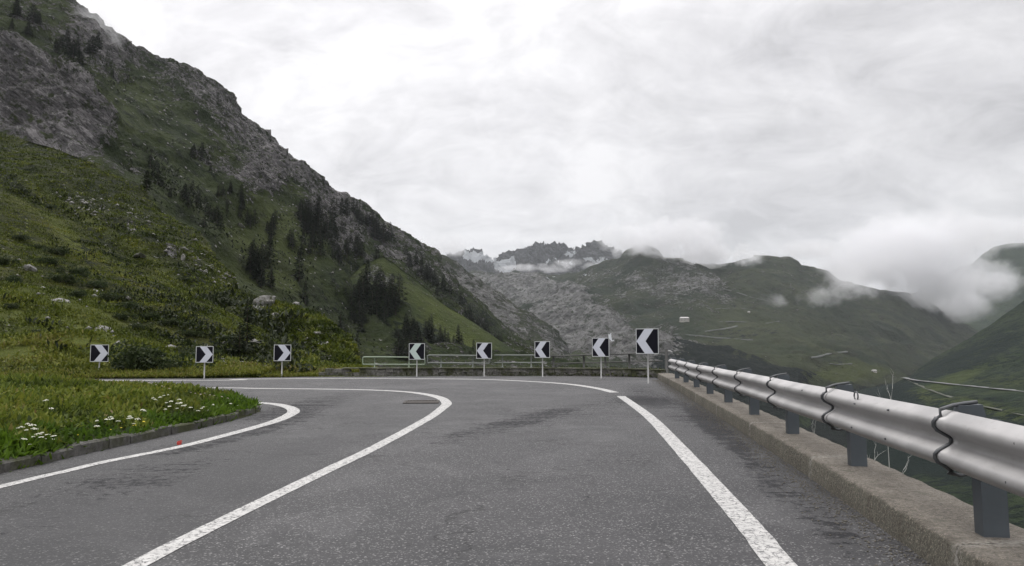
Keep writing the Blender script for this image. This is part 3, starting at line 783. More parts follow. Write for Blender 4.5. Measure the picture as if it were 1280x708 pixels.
# thick end post
q = wall_line_at_px(833); zt = zpy(835, 436.5, q[1])
o = empty('end_post', (q[0]+0.12, q[1]-0.1, 0.0)); tag(o, 'thick dark steel end post beside the start of the guardrail', 'post')
mb = MB(); mb.tube([(0,0,0),(0,0,zt-0.02),(0,0,zt)], [0.055,0.055,0.045], 10); mb.build('pole', M['pipe_d'], o, True)
mb = MB(); mb.tube([(0,0,zt-0.06),(0.12,-0.02,zt-0.08),(0.2,-0.03,zt-0.1)], [.03,.035,.02], 8); mb.build('clamp', M['rail'], o, True)

# ------------------------------------------------------------------ chevron signs
M['black'] = simple('sign_black', (0.006,0.006,0.011), 0.6, 0, 0.2, 5, spec=0.15)
M['white'] = simple('sign_reflective_white', (0.60,0.62,0.68), 0.4, 0, 0.08, 7)
M['white_g'] = simple('sign_reflective_white_greenish', (0.50,0.60,0.55), 0.4, 0, 0.08, 7)
M['frame'] = simple('sign_edge', (0.55,0.56,0.56), 0.45, 0.2, 0.15, 9)
M['signpost'] = steel('sign_pole_steel', (0.42,0.42,0.41), 0.5, 0.25)
# px centre, py top, py bottom, width px, py base, yaw deg, direction (+1 right), label
SIGNS = [
 (122.0,431.0,452.5,22.5,470.5,3,1,'M','right-chevron sign furthest left, standing beyond the grassy island'),
 (253.7,433.0,453.5,21.5,473.2,4,1,'M','middle one of the three right-chevron signs on the grass verge'),
 (351.3,431.0,451.5,18.5,471.6,28,1,'M','right-chevron sign nearest the stone wall, narrowest of the three on the verge'),
 (519.7,429.3,449.8,20.0,470.6,-4,-1,'G','left-chevron sign with a greenish arrow in front of the leftmost pipe railing'),
 (604.0,428.6,448.6,19.5,470.8,-6,-1,'M','left-chevron sign second from the left along the stone wall'),
 (677.0,426.8,447.5,19.0,471.6,-14,-1,'M','left-chevron sign against the grey rocky spur, third along the stone wall'),
 (750.2,422.6,446.2,20.5,473.2,-22,-1,'M','left-chevron sign in front of the pale glacier slabs, second from the right'),
 (808.8,410.8,442.6,25.0,479.5,-36,-1,'M','largest left-chevron sign, nearest to the guardrail start')]
for (pc,pt,pb,wp,base,yaw,dr,wm,lab) in SIGNS:
    x, Y = ground(pc+1, base)
    H_ = zpy(pc, pt, Y) - zpy(pc, pb, Y); zb = zpy(pc, pb, Y)
    W_ = min(wp*Y/F_PX/math.cos(R(yaw) - math.atan2(-x, Y)*0), H_*1.05)
    root = empty('chevron_sign', (x, Y, 0), R(yaw)); tag(root, lab, 'road sign', 'chevron signs round the outside of the bend')
    mb = MB(); mb.tube([(0,0.035,-0.1),(0,0.035,zb+H_*0.85)], 0.024, 10); mb.build('post', M['signpost'], root, True)
    wht = M['white_g'] if wm == 'G' else M['white']
    mb = MB(); mb.box(-W_/2, W_/2, 0.0, 0.010, zb, zb+H_, bev=0.003); pan = mb.build('panel', M['black'], root)
    e = 0.022
    mb = MB()
    for (a,b_,c_,d_) in ((-W_/2,W_/2,zb,zb+e),(-W_/2,W_/2,zb+H_-e,zb+H_),(-W_/2,-W_/2+e,zb+e,zb+H_-e),(W_/2-e,W_/2,zb+e,zb+H_-e)):
        mb.box(a,b_,-0.004,-0.0005,c_,d_)
    mb.build('border', M['frame'], pan)
    # arrow: a bent band from top to bottom, its point at one side
    a0 = W_/2-e; zl, zh, zm = zb+e*0.6, zb+H_-e*0.6, zb+H_/2
    bw = W_*0.40
    xs_tip = a0; xo = -a0*0.62
    pts = [(xs_tip-bw-xo*0-0.0, 0)]
    P6 = [(xo-0.00, zh), (xo+bw+0.0, zh), (xs_tip, zm), (xo+bw, zl), (xo, zl), (xs_tip-bw, zm)]
    P6 = [(px*dr, z) for px, z in P6]
    if dr < 0: P6 = P6[::-1]
    vs = [(px, -0.007, z) for px, z in P6] + [(px, -0.0045, z) for px, z in P6]
    # split into two quads each side so the concave shape is clean
    if dr > 0: quads = [(0,5,2,1),(5,4,3,2)]
    else: quads = [(5,4,3,0),(0,3,2,1)]
    fs = [q for q in quads] + [(i, (i+1)%6, (i+1)%6+6, i+6) for i in range(6)]
    mesh_np('arrow', vs, fs, wht, pan)
    for zz in (zb+H_*0.25, zb+H_*0.72):
        mb = MB(); mb.box(-0.05,0.05,0.0105,0.07,zz-0.015,zz+0.015); mb.build('clamp', M['signpost'], root)

# ------------------------------------------------------------------ foliage helper
def leaf_mat(name, cols, trans=0.35, rough=0.7):
    m, t, b = new_mat(name)
    tint = t.attr('tint')
    c = t.ramp(tint, [(i/(len(cols)-1), c_) for i, c_ in enumerate(cols)])
    n = t.noise(t.pos(), 0.9, 4)
    c = t.mix(t.ramp(n, [(0.35,0.55),(0.6,0)]), c, t.mix(0.5, c, (0.03,0.028,0.01)))
    t.set(b.inputs['Base Color'], c); b.inputs['Roughness'].default_value = rough; b.inputs['Specular IOR Level'].default_value = 0.25
    tr = t.node('ShaderNodeBsdfTranslucent'); t.l.new(c, tr.inputs[0])
    mx = t.node('ShaderNodeMixShader'); mx.inputs[0].default_value = trans
    t.l.new(b.outputs[0], mx.inputs[1]); t.l.new(tr.outputs[0], mx.inputs[2]); t.l.new(mx.outputs[0], t.n['Material Output'].inputs[0])
    return m

def blades(base, length, width, lean, tint, up=None, wbot=0.3):
    """diamond leaf blades: base (N,3), length/width/lean (N,), returns V, F, tint per vertex"""
    n = len(base); a = rng.uniform(0, 2*np.pi, n)
    d = np.stack([np.cos(a), np.sin(a), np.zeros(n)], -1)
    side = np.stack([-np.sin(a), np.cos(a), np.zeros(n)], -1)
    U = np.array([0,0,1.0])
    dirn = d*np.sin(lean)[:,None] + U*np.cos(lean)[:,None]
    tipd = d*np.sin(lean*1.5)[:,None] + U*np.cos(lean*1.5)[:,None]
    mid = base + dirn*(length*0.55)[:,None]; tip = mid + tipd*(length*0.45)[:,None]
    l_ = mid + side*(width*0.5)[:,None]; r_ = mid - side*(width*0.5)[:,None]
    V = np.stack([base, r_, tip, l_], 1).reshape(-1, 3)
    F_ = np.arange(n*4).reshape(n, 4)
    return V, F_, np.repeat(tint, 4)

# ------------------------------------------------------------------ grass island
ISL = [(-45,16.9),(-20,16.7),(-12,16.4),(-8,15.9),(-6.2,15.2),(-5.2,14.3)] + [ground(*q) for q in [(322,513),(312,519),(290,525),(250,535),(200,546),(150,557),(100,568),(50,580),(0,591)]] + [(-4.95,4.5),(-5.1,0),(-5.6,-8),(-5.9,-13)]
isl = smooth_poly(ISL, 12)
def isl_dist(X, Y):
    d = np.full(X.shape, 1e9); 
    a = isl[:-1]; b_ = isl[1:]
    for i in range(len(a)):
        ab = b_[i]-a[i]; t = np.clip(((X-a[i,0])*ab[0]+(Y-a[i,1])*ab[1])/(ab@ab+1e-9), 0, 1)
        d = np.minimum(d, np.hypot(X-a[i,0]-ab[0]*t, Y-a[i,1]-ab[1]*t))
    # inside test: polygon closed by the far left corner
    poly = np.vstack([isl, [[-45,-13]]]); ins = np.zeros(X.shape, bool); n = len(poly)
    j = n-1
    for i in range(n):
        xi, yi = poly[i]; xj, yj = poly[j]
        if yi != yj:
            c = ((yi > Y) != (yj > Y)) & (X < (xj-xi)*(Y-yi)/(yj-yi)+xi); ins ^= c
        j = i
    return np.where(ins, d, -d)
def isl_h(X, Y):
    d = isl_dist(X, Y)
    h = 0.07 + 0.62*(1-np.exp(-np.clip(d,0,None)/2.9))
    h = h + 0.10*perlin(np.stack([X*0.55, Y*0.55, X*0], -1))*np.clip(d, 0, 1)
    return np.where(d > 0, h, -0.06), d
gx_ = np.concatenate([np.linspace(-45,-16,40), np.linspace(-15.8,-4.2,150)]); gy_ = np.linspace(-13, 17.2, 190)
X, Y = np.meshgrid(gx_, gy_); Z, Dd = isl_h(X, Y)
ii = np.arange(X.size).reshape(X.shape); fc = np.stack([ii[:-1,:-1], ii[:-1,1:], ii[1:,1:], ii[1:,:-1]], -1).reshape(-1, 4)
nz_ = X.size
m, t, b = new_mat('island_soil')
t.set(b.inputs['Base Color'], t.mix(t.noise(t.pos(), 5, 6, 0.7), (0.020,0.022,0.008), (0.055,0.060,0.018))); b.inputs['Roughness'].default_value = 1
t.set(b.inputs['Normal'], t.bump(t.noise(t.pos(), 14, 6, 0.7), 0.9, 0.06))
M['soil'] = m
tag(mesh_np('grassy_island', np.stack([X,Y,Z],-1).reshape(-1,3), fc, M['soil'], None, True), None, None, None, 'structure')

# edge stones of the island
front = smooth_poly([(-6.2,15.2),(-5.2,14.3)] + [ground(*q) for q in [(322,513),(312,519),(290,525),(250,535),(200,546),(150,557),(100,568),(50,580),(0,591)]] + [(-4.95,4.5),(-5.1,0)], 40)
sg = np.concatenate([[0], np.cumsum(np.linalg.norm(np.diff(front, axis=0), axis=1))])
mb = MB(); s_ = 0
while s_ < sg[-1]-0.5:
    w = random.uniform(0.34, 0.62); c0 = np.array([np.interp(s_, sg, front[:,k]) for k in (0,1)]); c1 = np.array([np.interp(s_+w-0.012, sg, front[:,k]) for k in (0,1)])
    d = c1-c0; L_ = np.linalg.norm(d); d /= L_; nn = np.array([d[1], -d[0]]) * -1
    # nn points to the road (right)
    if nn[0] < 0: nn = -nn
    h_ = random.uniform(0.095,0.125); dp = random.uniform(-0.012,0.012); vs = []
    for (zz, ins) in ((-0.03,0),(h_-0.02,0.0),(h_,0.02)):
        for (aa, bb) in ((0+ins*.5,0.03+dp-ins),(L_-ins*.5,0.03+dp-ins),(L_-ins*.5,-0.14+ins),(0+ins*.5,-0.14+ins)):
            q = c0+d*aa+nn*bb; j = lambda: random.uniform(-0.006,0.006); vs.append((q[0]+j(), q[1]+j(), zz+(j() if zz > 0 else 0)))
    fs = []
    for lv in (0,4):
        for k in range(4): fs.append((lv+k, lv+(k+1)%4, lv+4+(k+1)%4, lv+4+k))
    fs.append((8,9,10,11)); mb.add(vs, fs); s_ += w
eo = mb.build('kerb_stones', M['wallstone_dark']); tag(eo, 'row of dark worn kerb stones edging the grassy island on the left', 'kerb')

# vegetation on the island
M['leaf_isl'] = leaf_mat('island_leaves', [(0.032,0.050,0.008),(0.085,0.120,0.016),(0.15,0.185,0.026),(0.21,0.22,0.036),(0.17,0.115,0.05),(0.26,0.23,0.13)], 0.35)
M['leaf_lush'] = leaf_mat('lush_edge_leaves', [(0.035,0.070,0.008),(0.075,0.135,0.012),(0.12,0.20,0.018),(0.18,0.24,0.03)], 0.45)
def island_plants():
    Vs, Fs, Ts = [], [], []; off = 0
    n = 520000
    # density follows distance to the camera so near plants are as full as far ones
    X = rng.uniform(-24, -4.4, n); Y = rng.uniform(4.0, 16.6, n)
    keep = (X/Y > -0.95)
    X, Y = X[keep], Y[keep]
    clump = perlin(np.stack([X*2.6, Y*2.6, X*0+9], -1))
    h, d = isl_h(X, Y)
    k = (d > -0.02) & (clump > rng.uniform(-0.9, 0.25, len(X)))
    X, Y, h, d, clump = X[k], Y[k], h[k], d[k], clump[k]
    n = len(X)
    base = np.stack([X, Y, h-0.01], -1)
    edge = np.exp(-np.clip(d,0,None)/0.8)
    big = 0.5+0.5*perlin(np.stack([X*0.7, Y*0.7, X*0+2], -1))
    L_ = rng.uniform(0.05, 0.14, n)*(0.6+0.8*big)*(1+0.35*np.clip(clump,0,1)); W_ = rng.uniform(0.02, 0.055, n)
    lean = rng.uniform(0.15, 1.25, n)
    tint = np.clip(0.30 + 0.42*np.exp(-((X+7.8)**2+(Y-8.6)**2)/2.2)*(rng.random(n) > 0.62) + 0.36*perlin(np.stack([X*0.9, Y*0.9, X*0+5], -1)) + rng.normal(0, 0.13, n) + 0.15*(rng.random(n) > 0.94), 0, 1)
    lush = (edge + 0.5*perlin(np.stack([X*1.3, Y*1.3, X*0+1], -1)) > 0.60)
    return base, L_, W_, lean, tint, lush, d
base, L_, W_, lean, tint, lush, d_ = island_plants()
lift = rng.uniform(0, 0.10, len(base)); base[:,2] += lift*np.clip(d_*3, 0.2, 1)
for nm, mk, mt, lab in (('island_grass', ~lush, 'leaf_isl', 'olive green and brown weeds and grass covering the island mound'), ('edge_herbs', lush, 'leaf_lush', 'bright green leafy herbs along the kerb stones of the island')):
    V, F_, T_ = blades(base[mk], L_[mk]*(1.0 if nm == 'island_grass' else 1.1), W_[mk], lean[mk], tint[mk])
    tag(mesh_np(nm, V, F_, M[mt], None, False, {'tint': T_}), lab, 'grass', None, 'stuff')
print('island blades', len(base))

# flowers on the island
M['petal'] = simple('white_petals', (0.80,0.80,0.68), 0.8, 0, 0.08, 30)
M['petal_y'] = simple('yellow_petals', (0.80,0.62,0.04), 0.7, 0, 0.1, 30)
M['stem'] = simple('flower_stem', (0.06,0.11,0.02), 0.8, 0, 0.2, 20)
M['petal_dry'] = simple('pale_seed_heads', (0.42,0.36,0.30), 0.9, 0, 0.2, 30)
def umbel(name, r, petal, seed):
    rr = random.Random(seed); mb = MB(); hgt = 0.30
    mb.tube([(0,0,0),(0.01,0.004,hgt*0.6),(0.0,0.0,hgt*0.92)], [0.004,0.003,0.002], 5, 0)
    for k in range(26):
        a = rr.uniform(0, 6.28); q = math.sqrt(rr.random())*r; x, y = q*math.cos(a), q*math.sin(a); z = hgt + 0.25*r*(1-(q/r)**2) + rr.uniform(-.004,.004)
        if k % 3 == 0: mb.tube([(0,0,hgt*0.92),(x,y,z-0.003)], 0.0012, 3, 0, False)
        s_ = rr.uniform(0.008,0.014); mb.add([(x-s_,y,z),(x,y-s_,z+.003),(x+s_,y,z),(x,y+s_,z+.003),(x,y,z+s_*0.7),(x,y,z-s_*0.4)], [(0,1,4),(1,2,4),(2,3,4),(3,0,4),(1,0,5),(2,1,5),(3,2,5),(0,3,5)], 1)
    return mb.build(name, [M['stem'], petal], None, False, link=False)
UM = [umbel('white_flower', 0.045+0.008*k, M['petal'], k) for k in range(4)]
UY = umbel('yellow_flower', 0.03, M['petal_y'], 9); UD = umbel('seed_head', 0.035, M['petal_dry'], 10)
def on_island(px, py, up):
    a, b_ = ray(px, py)
    Yv = np.linspace(4.5, 17, 600); Xv = a*Yv; Zv = CAM[2]+b_*Yv
    h, d = isl_h(Xv, Yv); k = np.where((Zv < h+up) & (d > 0.12))[0]
    if len(k) == 0: return None
    k = k[0]; return (float(Xv[k]), float(Yv[k]), float(h[k])), float(Zv[k]-h[k])
FL = {
 'front': ('white umbel flower in the cluster at the front left of the island', 'white flowers, front left cluster of the island', UM,
   [(28,535),(34,538),(40,532),(33,531),(41,537),(27,549),(29,550),(44,546),(51,547),(58,549),(60,544),(65,546),(62,551),(69,545),(48,543),(36,558),(55,541),(66,551)]),
 'mid': ('white umbel flower in the cluster halfway along the front of the island', 'white flowers, middle cluster of the island', UM,
   [(125,526),(133,525),(143,524),(146,527),(158,524),(161,521),(165,523),(172,524),(177,514),(180,513),(121,533),(168,530),(138,522),(60,501),(62,511)]),
 'back': ('white umbel flower in the cluster towards the pointed right end of the island', 'white flowers, right cluster of the island', UM,
   [(191,500),(193,498),(203,497),(206,495),(210,494),(208,504),(216,502),(223,500),(226,504),(224,511),(214,508),(208,512),(233,507),(238,510),(228,508),(220,505),(251,511),(256,509),(262,513),(266,506),(247,514),(298,511),(288,505)]),
 'yel': ('small yellow flower among the bright green herbs by the kerb stones', 'yellow flowers at the island edge', [UY],
   [(167,534),(171,532),(152,536),(98,548),(180,527),(140,541)]),
 'dry': ('pale seed head sticking up along the back rim of the island', 'pale seed heads on the back rim of the island', [UD],
   [(15,452),(20,453),(28,455),(36,456),(44,457),(50,458),(58,458),(170,473),(176,475),(184,476),(190,477),(195,478),(200,480),(206,481),(212,483),(240,488),(247,489),(252,490),(257,489),(262,491),(268,492),(275,493),(283,495)])}
for key, (lab, grp, src, pts) in FL.items():
    for (px, py) in pts:
        hit = on_island(px, py+(3 if key == 'dry' else 0), 0.2)
        if hit is None: continue
        p_, hz_ = hit
        s0 = random.choice(src); o = s0.copy(); COL.objects.link(o); o.location = p_; o.rotation_euler = (random.uniform(-.15,.15), random.uniform(-.15,.15), random.uniform(0,6)); o.scale = (1,1,1) if key != 'dry' else (1,1,1.15)
        s_ = random.uniform(0.3,0.55); o.scale = (s_,s_,max(0.3,min(1.2,hz_/0.30)))
        tag(o, lab, 'flower', grp)

# ------------------------------------------------------------------ verge and hillside ground cover
M['leaf_hill'] = leaf_mat('hillside_herbs', [(0.012,0.021,0.005),(0.038,0.056,0.008),(0.090,0.116,0.014),(0.17,0.185,0.026),(0.18,0.145,0.055)], 0.25)
def cover(layer, name, lab, n, Lr, Wr, maxd, tb, k=3, x1=480, mat='leaf_hill', thr=(-0.6,0.35), zs=None, spread=0.10):
    P = layer.P[:layer.front]; pp, qq = layer.ppx, layer.ppy
    r = rng.integers(0, P.shape[0]-1, n*6); c = rng.integers(0, P.shape[1]-1, n*6)
    ok = (pp[r,c] > -60) & (pp[r,c] < x1) & (P[r,c,1] < maxd)
    r, c = r[ok][:n], c[ok][:n]
    u = rng.random(len(r))[:,None]; v = rng.random(len(r))[:,None]
    Q = P[r,c]*(1-u)*(1-v) + P[r,c+1]*u*(1-v) + P[r+1,c]*(1-u)*v + P[r+1,c+1]*u*v
    cl = perlin(Q*0.5) + 0.5*perlin(Q*1.7+3); kk = cl > rng.uniform(thr[0],thr[1],len(Q)) - (0 if zs is None else np.interp(zone(*project(Q), zs, 0.0), [0,1], [-0.5,0.6])); Q = Q[kk]; cl = cl[kk]
    Q = np.repeat(Q, k, 0); cl = np.repeat(cl, k)
    Q = Q + rng.normal(0, spread, Q.shape)*np.array([1,1,0.3])
    m_ = len(Q); sc = 1+0.8*np.clip(cl, 0, 1)
    T = np.clip(tb + 0.34*perlin(Q*0.25+7) + (0.32*zone(*project(Q), layer.lz, -0.25) if mat == 'leaf_hill' else 0) + rng.normal(0,0.12,m_), 0, 1)
    V, F_, T_ = blades(Q, rng.uniform(*Lr, m_)*sc, rng.uniform(*Wr, m_), rng.uniform(0.2,1.3,m_), T)
    tag(mesh_np(name, V, F_, M[mat], None, False, {'tint': T_}), lab, 'ground cover', None, 'stuff')
cover(A, 'hillside_grass', 'rough grass and low herbs covering the near hillside behind the signs', 60000, (0.07,0.22), (0.04,0.10), 130, 0.5, k=4)
cover(B, 'slope_scrub', 'low scrub and grass on the slope above the near hillside', 42000, (0.18,0.5), (0.12,0.3), 240, 0.45)
M['dwarf'] = leaf_mat('dwarf_shrub_leaves', [(0.008,0.013,0.006),(0.016,0.024,0.009),(0.028,0.038,0.014),(0.045,0.052,0.02)], 0.2)
cover(A, 'heather_patches', 'dark low heather patches between the grass of the near hillside', 9000, (0.12,0.3), (0.08,0.18), 130, 0.4, 9, 440, 'dwarf', (0.25,0.8), [(130,340,110,34,33,0.6),(230,410,80,34,33,0.9),(330,445,70,20,20,0.9),(40,400,60,20,10,0.4)], 0.3)
cover(B, 'alder_thicket', 'dark low thicket patches on the middle slope', 9000, (0.3,0.8), (0.2,0.45), 240, 0.4, 9, 450, 'dwarf', (0.25,0.8), [(310,410,80,34,33,0.9),(60,262,80,14,33,0.6),(150,290,100,14,33,0.5)], 0.8)
cover(C, 'dwarf_pine_scrub', 'dark dwarf pine scrub dotted over the rocky mountain', 16000, (0.9,2.2), (0.6,1.3), 1200, 0.35, 8, 660, 'dwarf', (0.25,0.85), [(230,250,90,26,42,0.9),(400,290,60,34,20,0.9),(380,360,90,50,40,0.6),(120,80,90,40,25,0.6),(540,360,90,14,40,0.9),(440,420,60,40,0,0.6),(330,210,90,20,40,0.4)], 2.2)
# verge strip
n = 26000; X = rng.uniform(-30, -7.4, n); Y = np.interp(X, [-45,-16,-11,-7,0], [25.2,25.4,25.8,27.2,27.75]) + 0.1 + np.abs(rng.normal(0, 1.0, n))
z = np.clip((Y-25.4)*0.10, 0, 0.6)*(X < -9)
V, F_, T_ = blades(np.stack([X,Y,z],-1), rng.uniform(0.05,0.16,n), rng.uniform(0.03,0.07,n), rng.uniform(0.1,1.0,n), np.clip(0.7+rng.normal(0,0.15,n),0,1))
tag(mesh_np('verge_grass', V, F_, M['leaf_hill'], None, False, {'tint': T_}), 'strip of yellowish grass between the far road edge and the hillside', 'grass', None, 'stuff')
# tufts clinging to the wall and behind the kerb
n = 5000; s_v = rng.uniform(0.3, seg[-1], n); wx = np.interp(s_v, seg, wl[:,0]); wy = np.interp(s_v, seg, wl[:,1]); top = rng.random(n) < 0.6
frac = s_v/seg[-1]; keep = rng.random(n) < (0.02+0.5*frac**2)
Pw = np.stack([wx, wy + np.where(top, rng.uniform(0.25,0.45,n), -0.05), np.where(top, 0.26, rng.uniform(0,0.05,n))], -1)[keep]
V, F_, T_ = blades(Pw, rng.uniform(0.04,0.12,len(Pw)), rng.uniform(0.02,0.05,len(Pw)), rng.uniform(0.2,1.2,len(Pw)), np.clip(0.3+rng.normal(0,0.15,len(Pw)),0,1))
tag(mesh_np('wall_tufts', V, F_, M['leaf_hill'], None, False, {'tint': T_}), 'small grass tufts growing along the stone wall', 'grass', None, 'stuff')
n = 26000; Y = rng.uniform(1.5, 27, n); o_ = 0.60 + np.abs(rng.normal(0,1.1,n)); X = kx(np.clip(Y,-14,26)) + o_
z = -0.05 - 0.72*np.clip(o_-0.28,0,None) - 0.25*np.clip(o_-0.28,0,2)
V, F_, T_ = blades(np.stack([X,Y,z],-1), rng.uniform(0.12,0.42,n), rng.uniform(0.02,0.06,n), rng.uniform(0.1,0.9,n), np.clip(0.25+rng.normal(0,0.15,n),0,1))
tag(mesh_np('bank_grass', V, F_, M['leaf_hill'], None, False, {'tint': T_}), 'dark grass on the steep bank falling away behind the guardrail', 'grass', None, 'stuff')
# pale dead stalks rising from the bank
M['twig'] = simple('bleached_twig', (0.45,0.45,0.42), 0.8, 0, 0.2, 20)
for (px, py, dpt, hh, lab) in [(1112,606,6.9,0.55,'bleached dead twig between the two nearest guardrail posts'),(1085,582,7.8,0.5,'thin pale dead stalk left of the bleached twig behind the kerb'),(1016,552,9.6,0.75,'white flowering dead stalk behind the third guardrail post'),(1108,514,12.5,1.35,'tall pale bare branch showing above the guardrail top')]:
    base_p = at(px, py, dpt); rr = random.Random(px); mb = MB()
    def branch(p, d_, L_, r_, lv):
        q = [Vector(p)]; dd = Vector(d_)
        for k in range(4):
            dd = (dd + Vector((rr.uniform(-.3,.3), rr.uniform(-.3,.3), rr.uniform(-.1,.2)))).normalized(); q.append(q[-1] + dd*L_/4)
            if lv < 2 and k > 0: branch(q[-1], (dd + Vector((rr.uniform(-.9,.9), rr.uniform(-.5,.5), 0.2))).normalized(), L_*0.4, r_*0.6, lv+1)
        mb.tube(q, [r_*(1-0.2*k) for k in range(5)], 5)
    og = float(base_p[0]) - float(kx(dpt)) - 0.28
    gz = -0.05 - 0.72*max(0,og) - 0.25*min(2,max(0,og)) - (base_p[2]-hh*0.3) - 0.1
    gz = min(gz, -0.05); mb.tube([(0.02,0,gz),(rr.uniform(-.06,.06),0,gz*0.6),(rr.uniform(-.04,.04),0,gz*0.25),(0,0,0)], [0.011,0.009,0.007,0.0055], 5); branch((0,0,0), (0.1,0,1), hh*0.6, 0.0055, 0)
    o = mb.build('dead_branch', M['twig']); o.location = tuple(base_p - np.array([0,0,hh*0.3])); tag(o, lab, 'branch')

# ------------------------------------------------------------------ boulders
import bmesh
def boulder_mesh(k):
    bm = bmesh.new(); bmesh.ops.create_icosphere(bm, subdivisions=4, radius=1)
    P = np.array([v.co for v in bm.verts]); q = P*0.9 + k*13.7
    cell = np.round(P*1.6 + 0.5*perlin(q)[:,None])
    n1 = fbm(q, 4, 0.5, True); n2 = fbm(q*3.3+2, 3)
    P = P*(0.80 + 0.28*n1 + 0.07*n2)[:,None]
    # planar cuts make it angular
    rr = np.random.default_rng(k+5)
    for _ in range(9):
        nn = rr.normal(size=3); nn /= np.linalg.norm(nn); dd = rr.uniform(0.5, 0.78); s_ = P@nn - dd
        P = P - np.clip(s_,0,None)[:,None]*nn*0.93
    P = P*np.array([1, 0.85, 0.72])
    for v, p in zip(bm.verts, P): v.co = p
    me = bpy.data.meshes.new('boulder'); bm.to_mesh(me); bm.free(); me.materials.append(M['boulder']); return me
BM = [boulder_mesh(k) for k in range(5)]
def boulder(layer, px, py, wpx, asp, label, group=None):
    p_, d = layer.at(px, py); s_ = wpx*p_[1]/F_PX/2
    o = bpy.data.objects.new('boulder', random.choice(BM)); COL.objects.link(o)
    o.location = (p_[0], p_[1], p_[2]+s_*asp*0.1); o.scale = (s_*1.15, s_*1.0, s_*asp*1.35)
    o.rotation_euler = (random.uniform(-.2,.2), random.uniform(0.1,0.45), random.uniform(0,6.3)); tag(o, label, 'boulder', group)
for q in [(A,36,337,17,0.75,'rounded grey boulder high on the near slope at the far left'),
          (A,74,376,26,0.35,'flat grey slab boulder lying in the near slope above the leftmost sign'),
          (A,128,413,26,0.35,'low pale boulder just above the leftmost chevron sign'),
          (B,200,389,15,0.55,'pale rounded boulder halfway up between the two left signs'),
          (A,212,436,18,0.7,'grey boulder at the top of the large round shrub'),
          (B,331,383,30,0.9,'large cracked grey boulder above the third sign, biggest on the slope'),
          (B,342,395,12,0.6,'small boulder touching the lower right of the largest boulder'),
          (B,320,388,14,0.8,'narrow boulder against the left side of the largest boulder'),
          (B,228,324,9,1.4,'upright pale rock on the open slope left of centre'),
          (B,100,308,15,0.9,'grey boulder beside the dark bush on the upper left slope'),
          (A,296,443,12,0.8,'small grey boulder between the middle and third sign'),
          (A,303,455,13,0.7,'small boulder near the verge to the left of the third sign'),
          (B,212,311,8,0.6,'small pale rock upper left of the upright pale rock'),
          (B,250,318,10,0.4,'thin flat rock right of the upright pale rock'),
          (B,372,378,12,0.9,'rock on the tree-lined crest right of the largest boulder'),
          (C,300,283,12,0.4,'flat rock slab high on the grassy shoulder of the mountain'),
          (B,175,322,22,0.3,'long pale rock ledge on the light green ridge'),
          (B,400,418,12,0.6,'grey rock on the descending crest above the stone wall'),
          (B,428,452,9,0.9,'last small rock at the foot of the descending crest'),
          (A,205,455,10,0.6,'small rock below the boulder beside the large round shrub')]:
    boulder(*q)
# loose stones: too many to count
def scree(layer, name, lab, zs, n, size):
    P = layer.P[:layer.front]; w = np.clip(zone(layer.ppx, layer.ppy, zs, 0.02), 0, 1).ravel().astype(float)
    w *= (layer.ppx.ravel() > -20)*(layer.ppx.ravel() < 900); w /= w.sum()
    idx = rng.choice(len(w), n, p=w); pos = P.reshape(-1,3)[idx] + rng.normal(0, 0.3, (n,3))*np.array([1,1,0.1])
    sz = rng.uniform(*size, n)*rng.uniform(0.5,1.2,n)**2*(pos[:,1]/150 if layer is not A else 1)
    V, F_ = rocks_np(n, pos, sz, 0.6)
    tag(mesh_np(name, V, F_, M['boulder']), lab, 'stones', None, 'stuff')
scree(B, 'loose_stones', 'pale loose stones strewn down the middle slope', [(105,255,40,12,30,1),(135,272,40,10,30,1),(240,325,50,12,30,0.6),(270,345,30,10,30,0.6),(330,385,25,10,10,0.4),(160,262,30,8,30,0.8),(410,440,30,12,40,0.5)], 650, (0.18,0.55))
scree(A, 'field_stones', 'small stones half hidden in the grass of the near slope', [(100,380,120,40,20,0.3),(300,445,60,15,10,0.5)], 160, (0.08,0.28))
scree(C, 'rock_debris', 'angular rock debris scattered over the mountain face', [(230,110,70,30,35,0.8),(330,220,70,30,35,0.6),(400,300,50,30,20,0.6),(280,170,60,20,40,0.7),(200,130,50,20,20,1)], 700, (0.12,0.38))

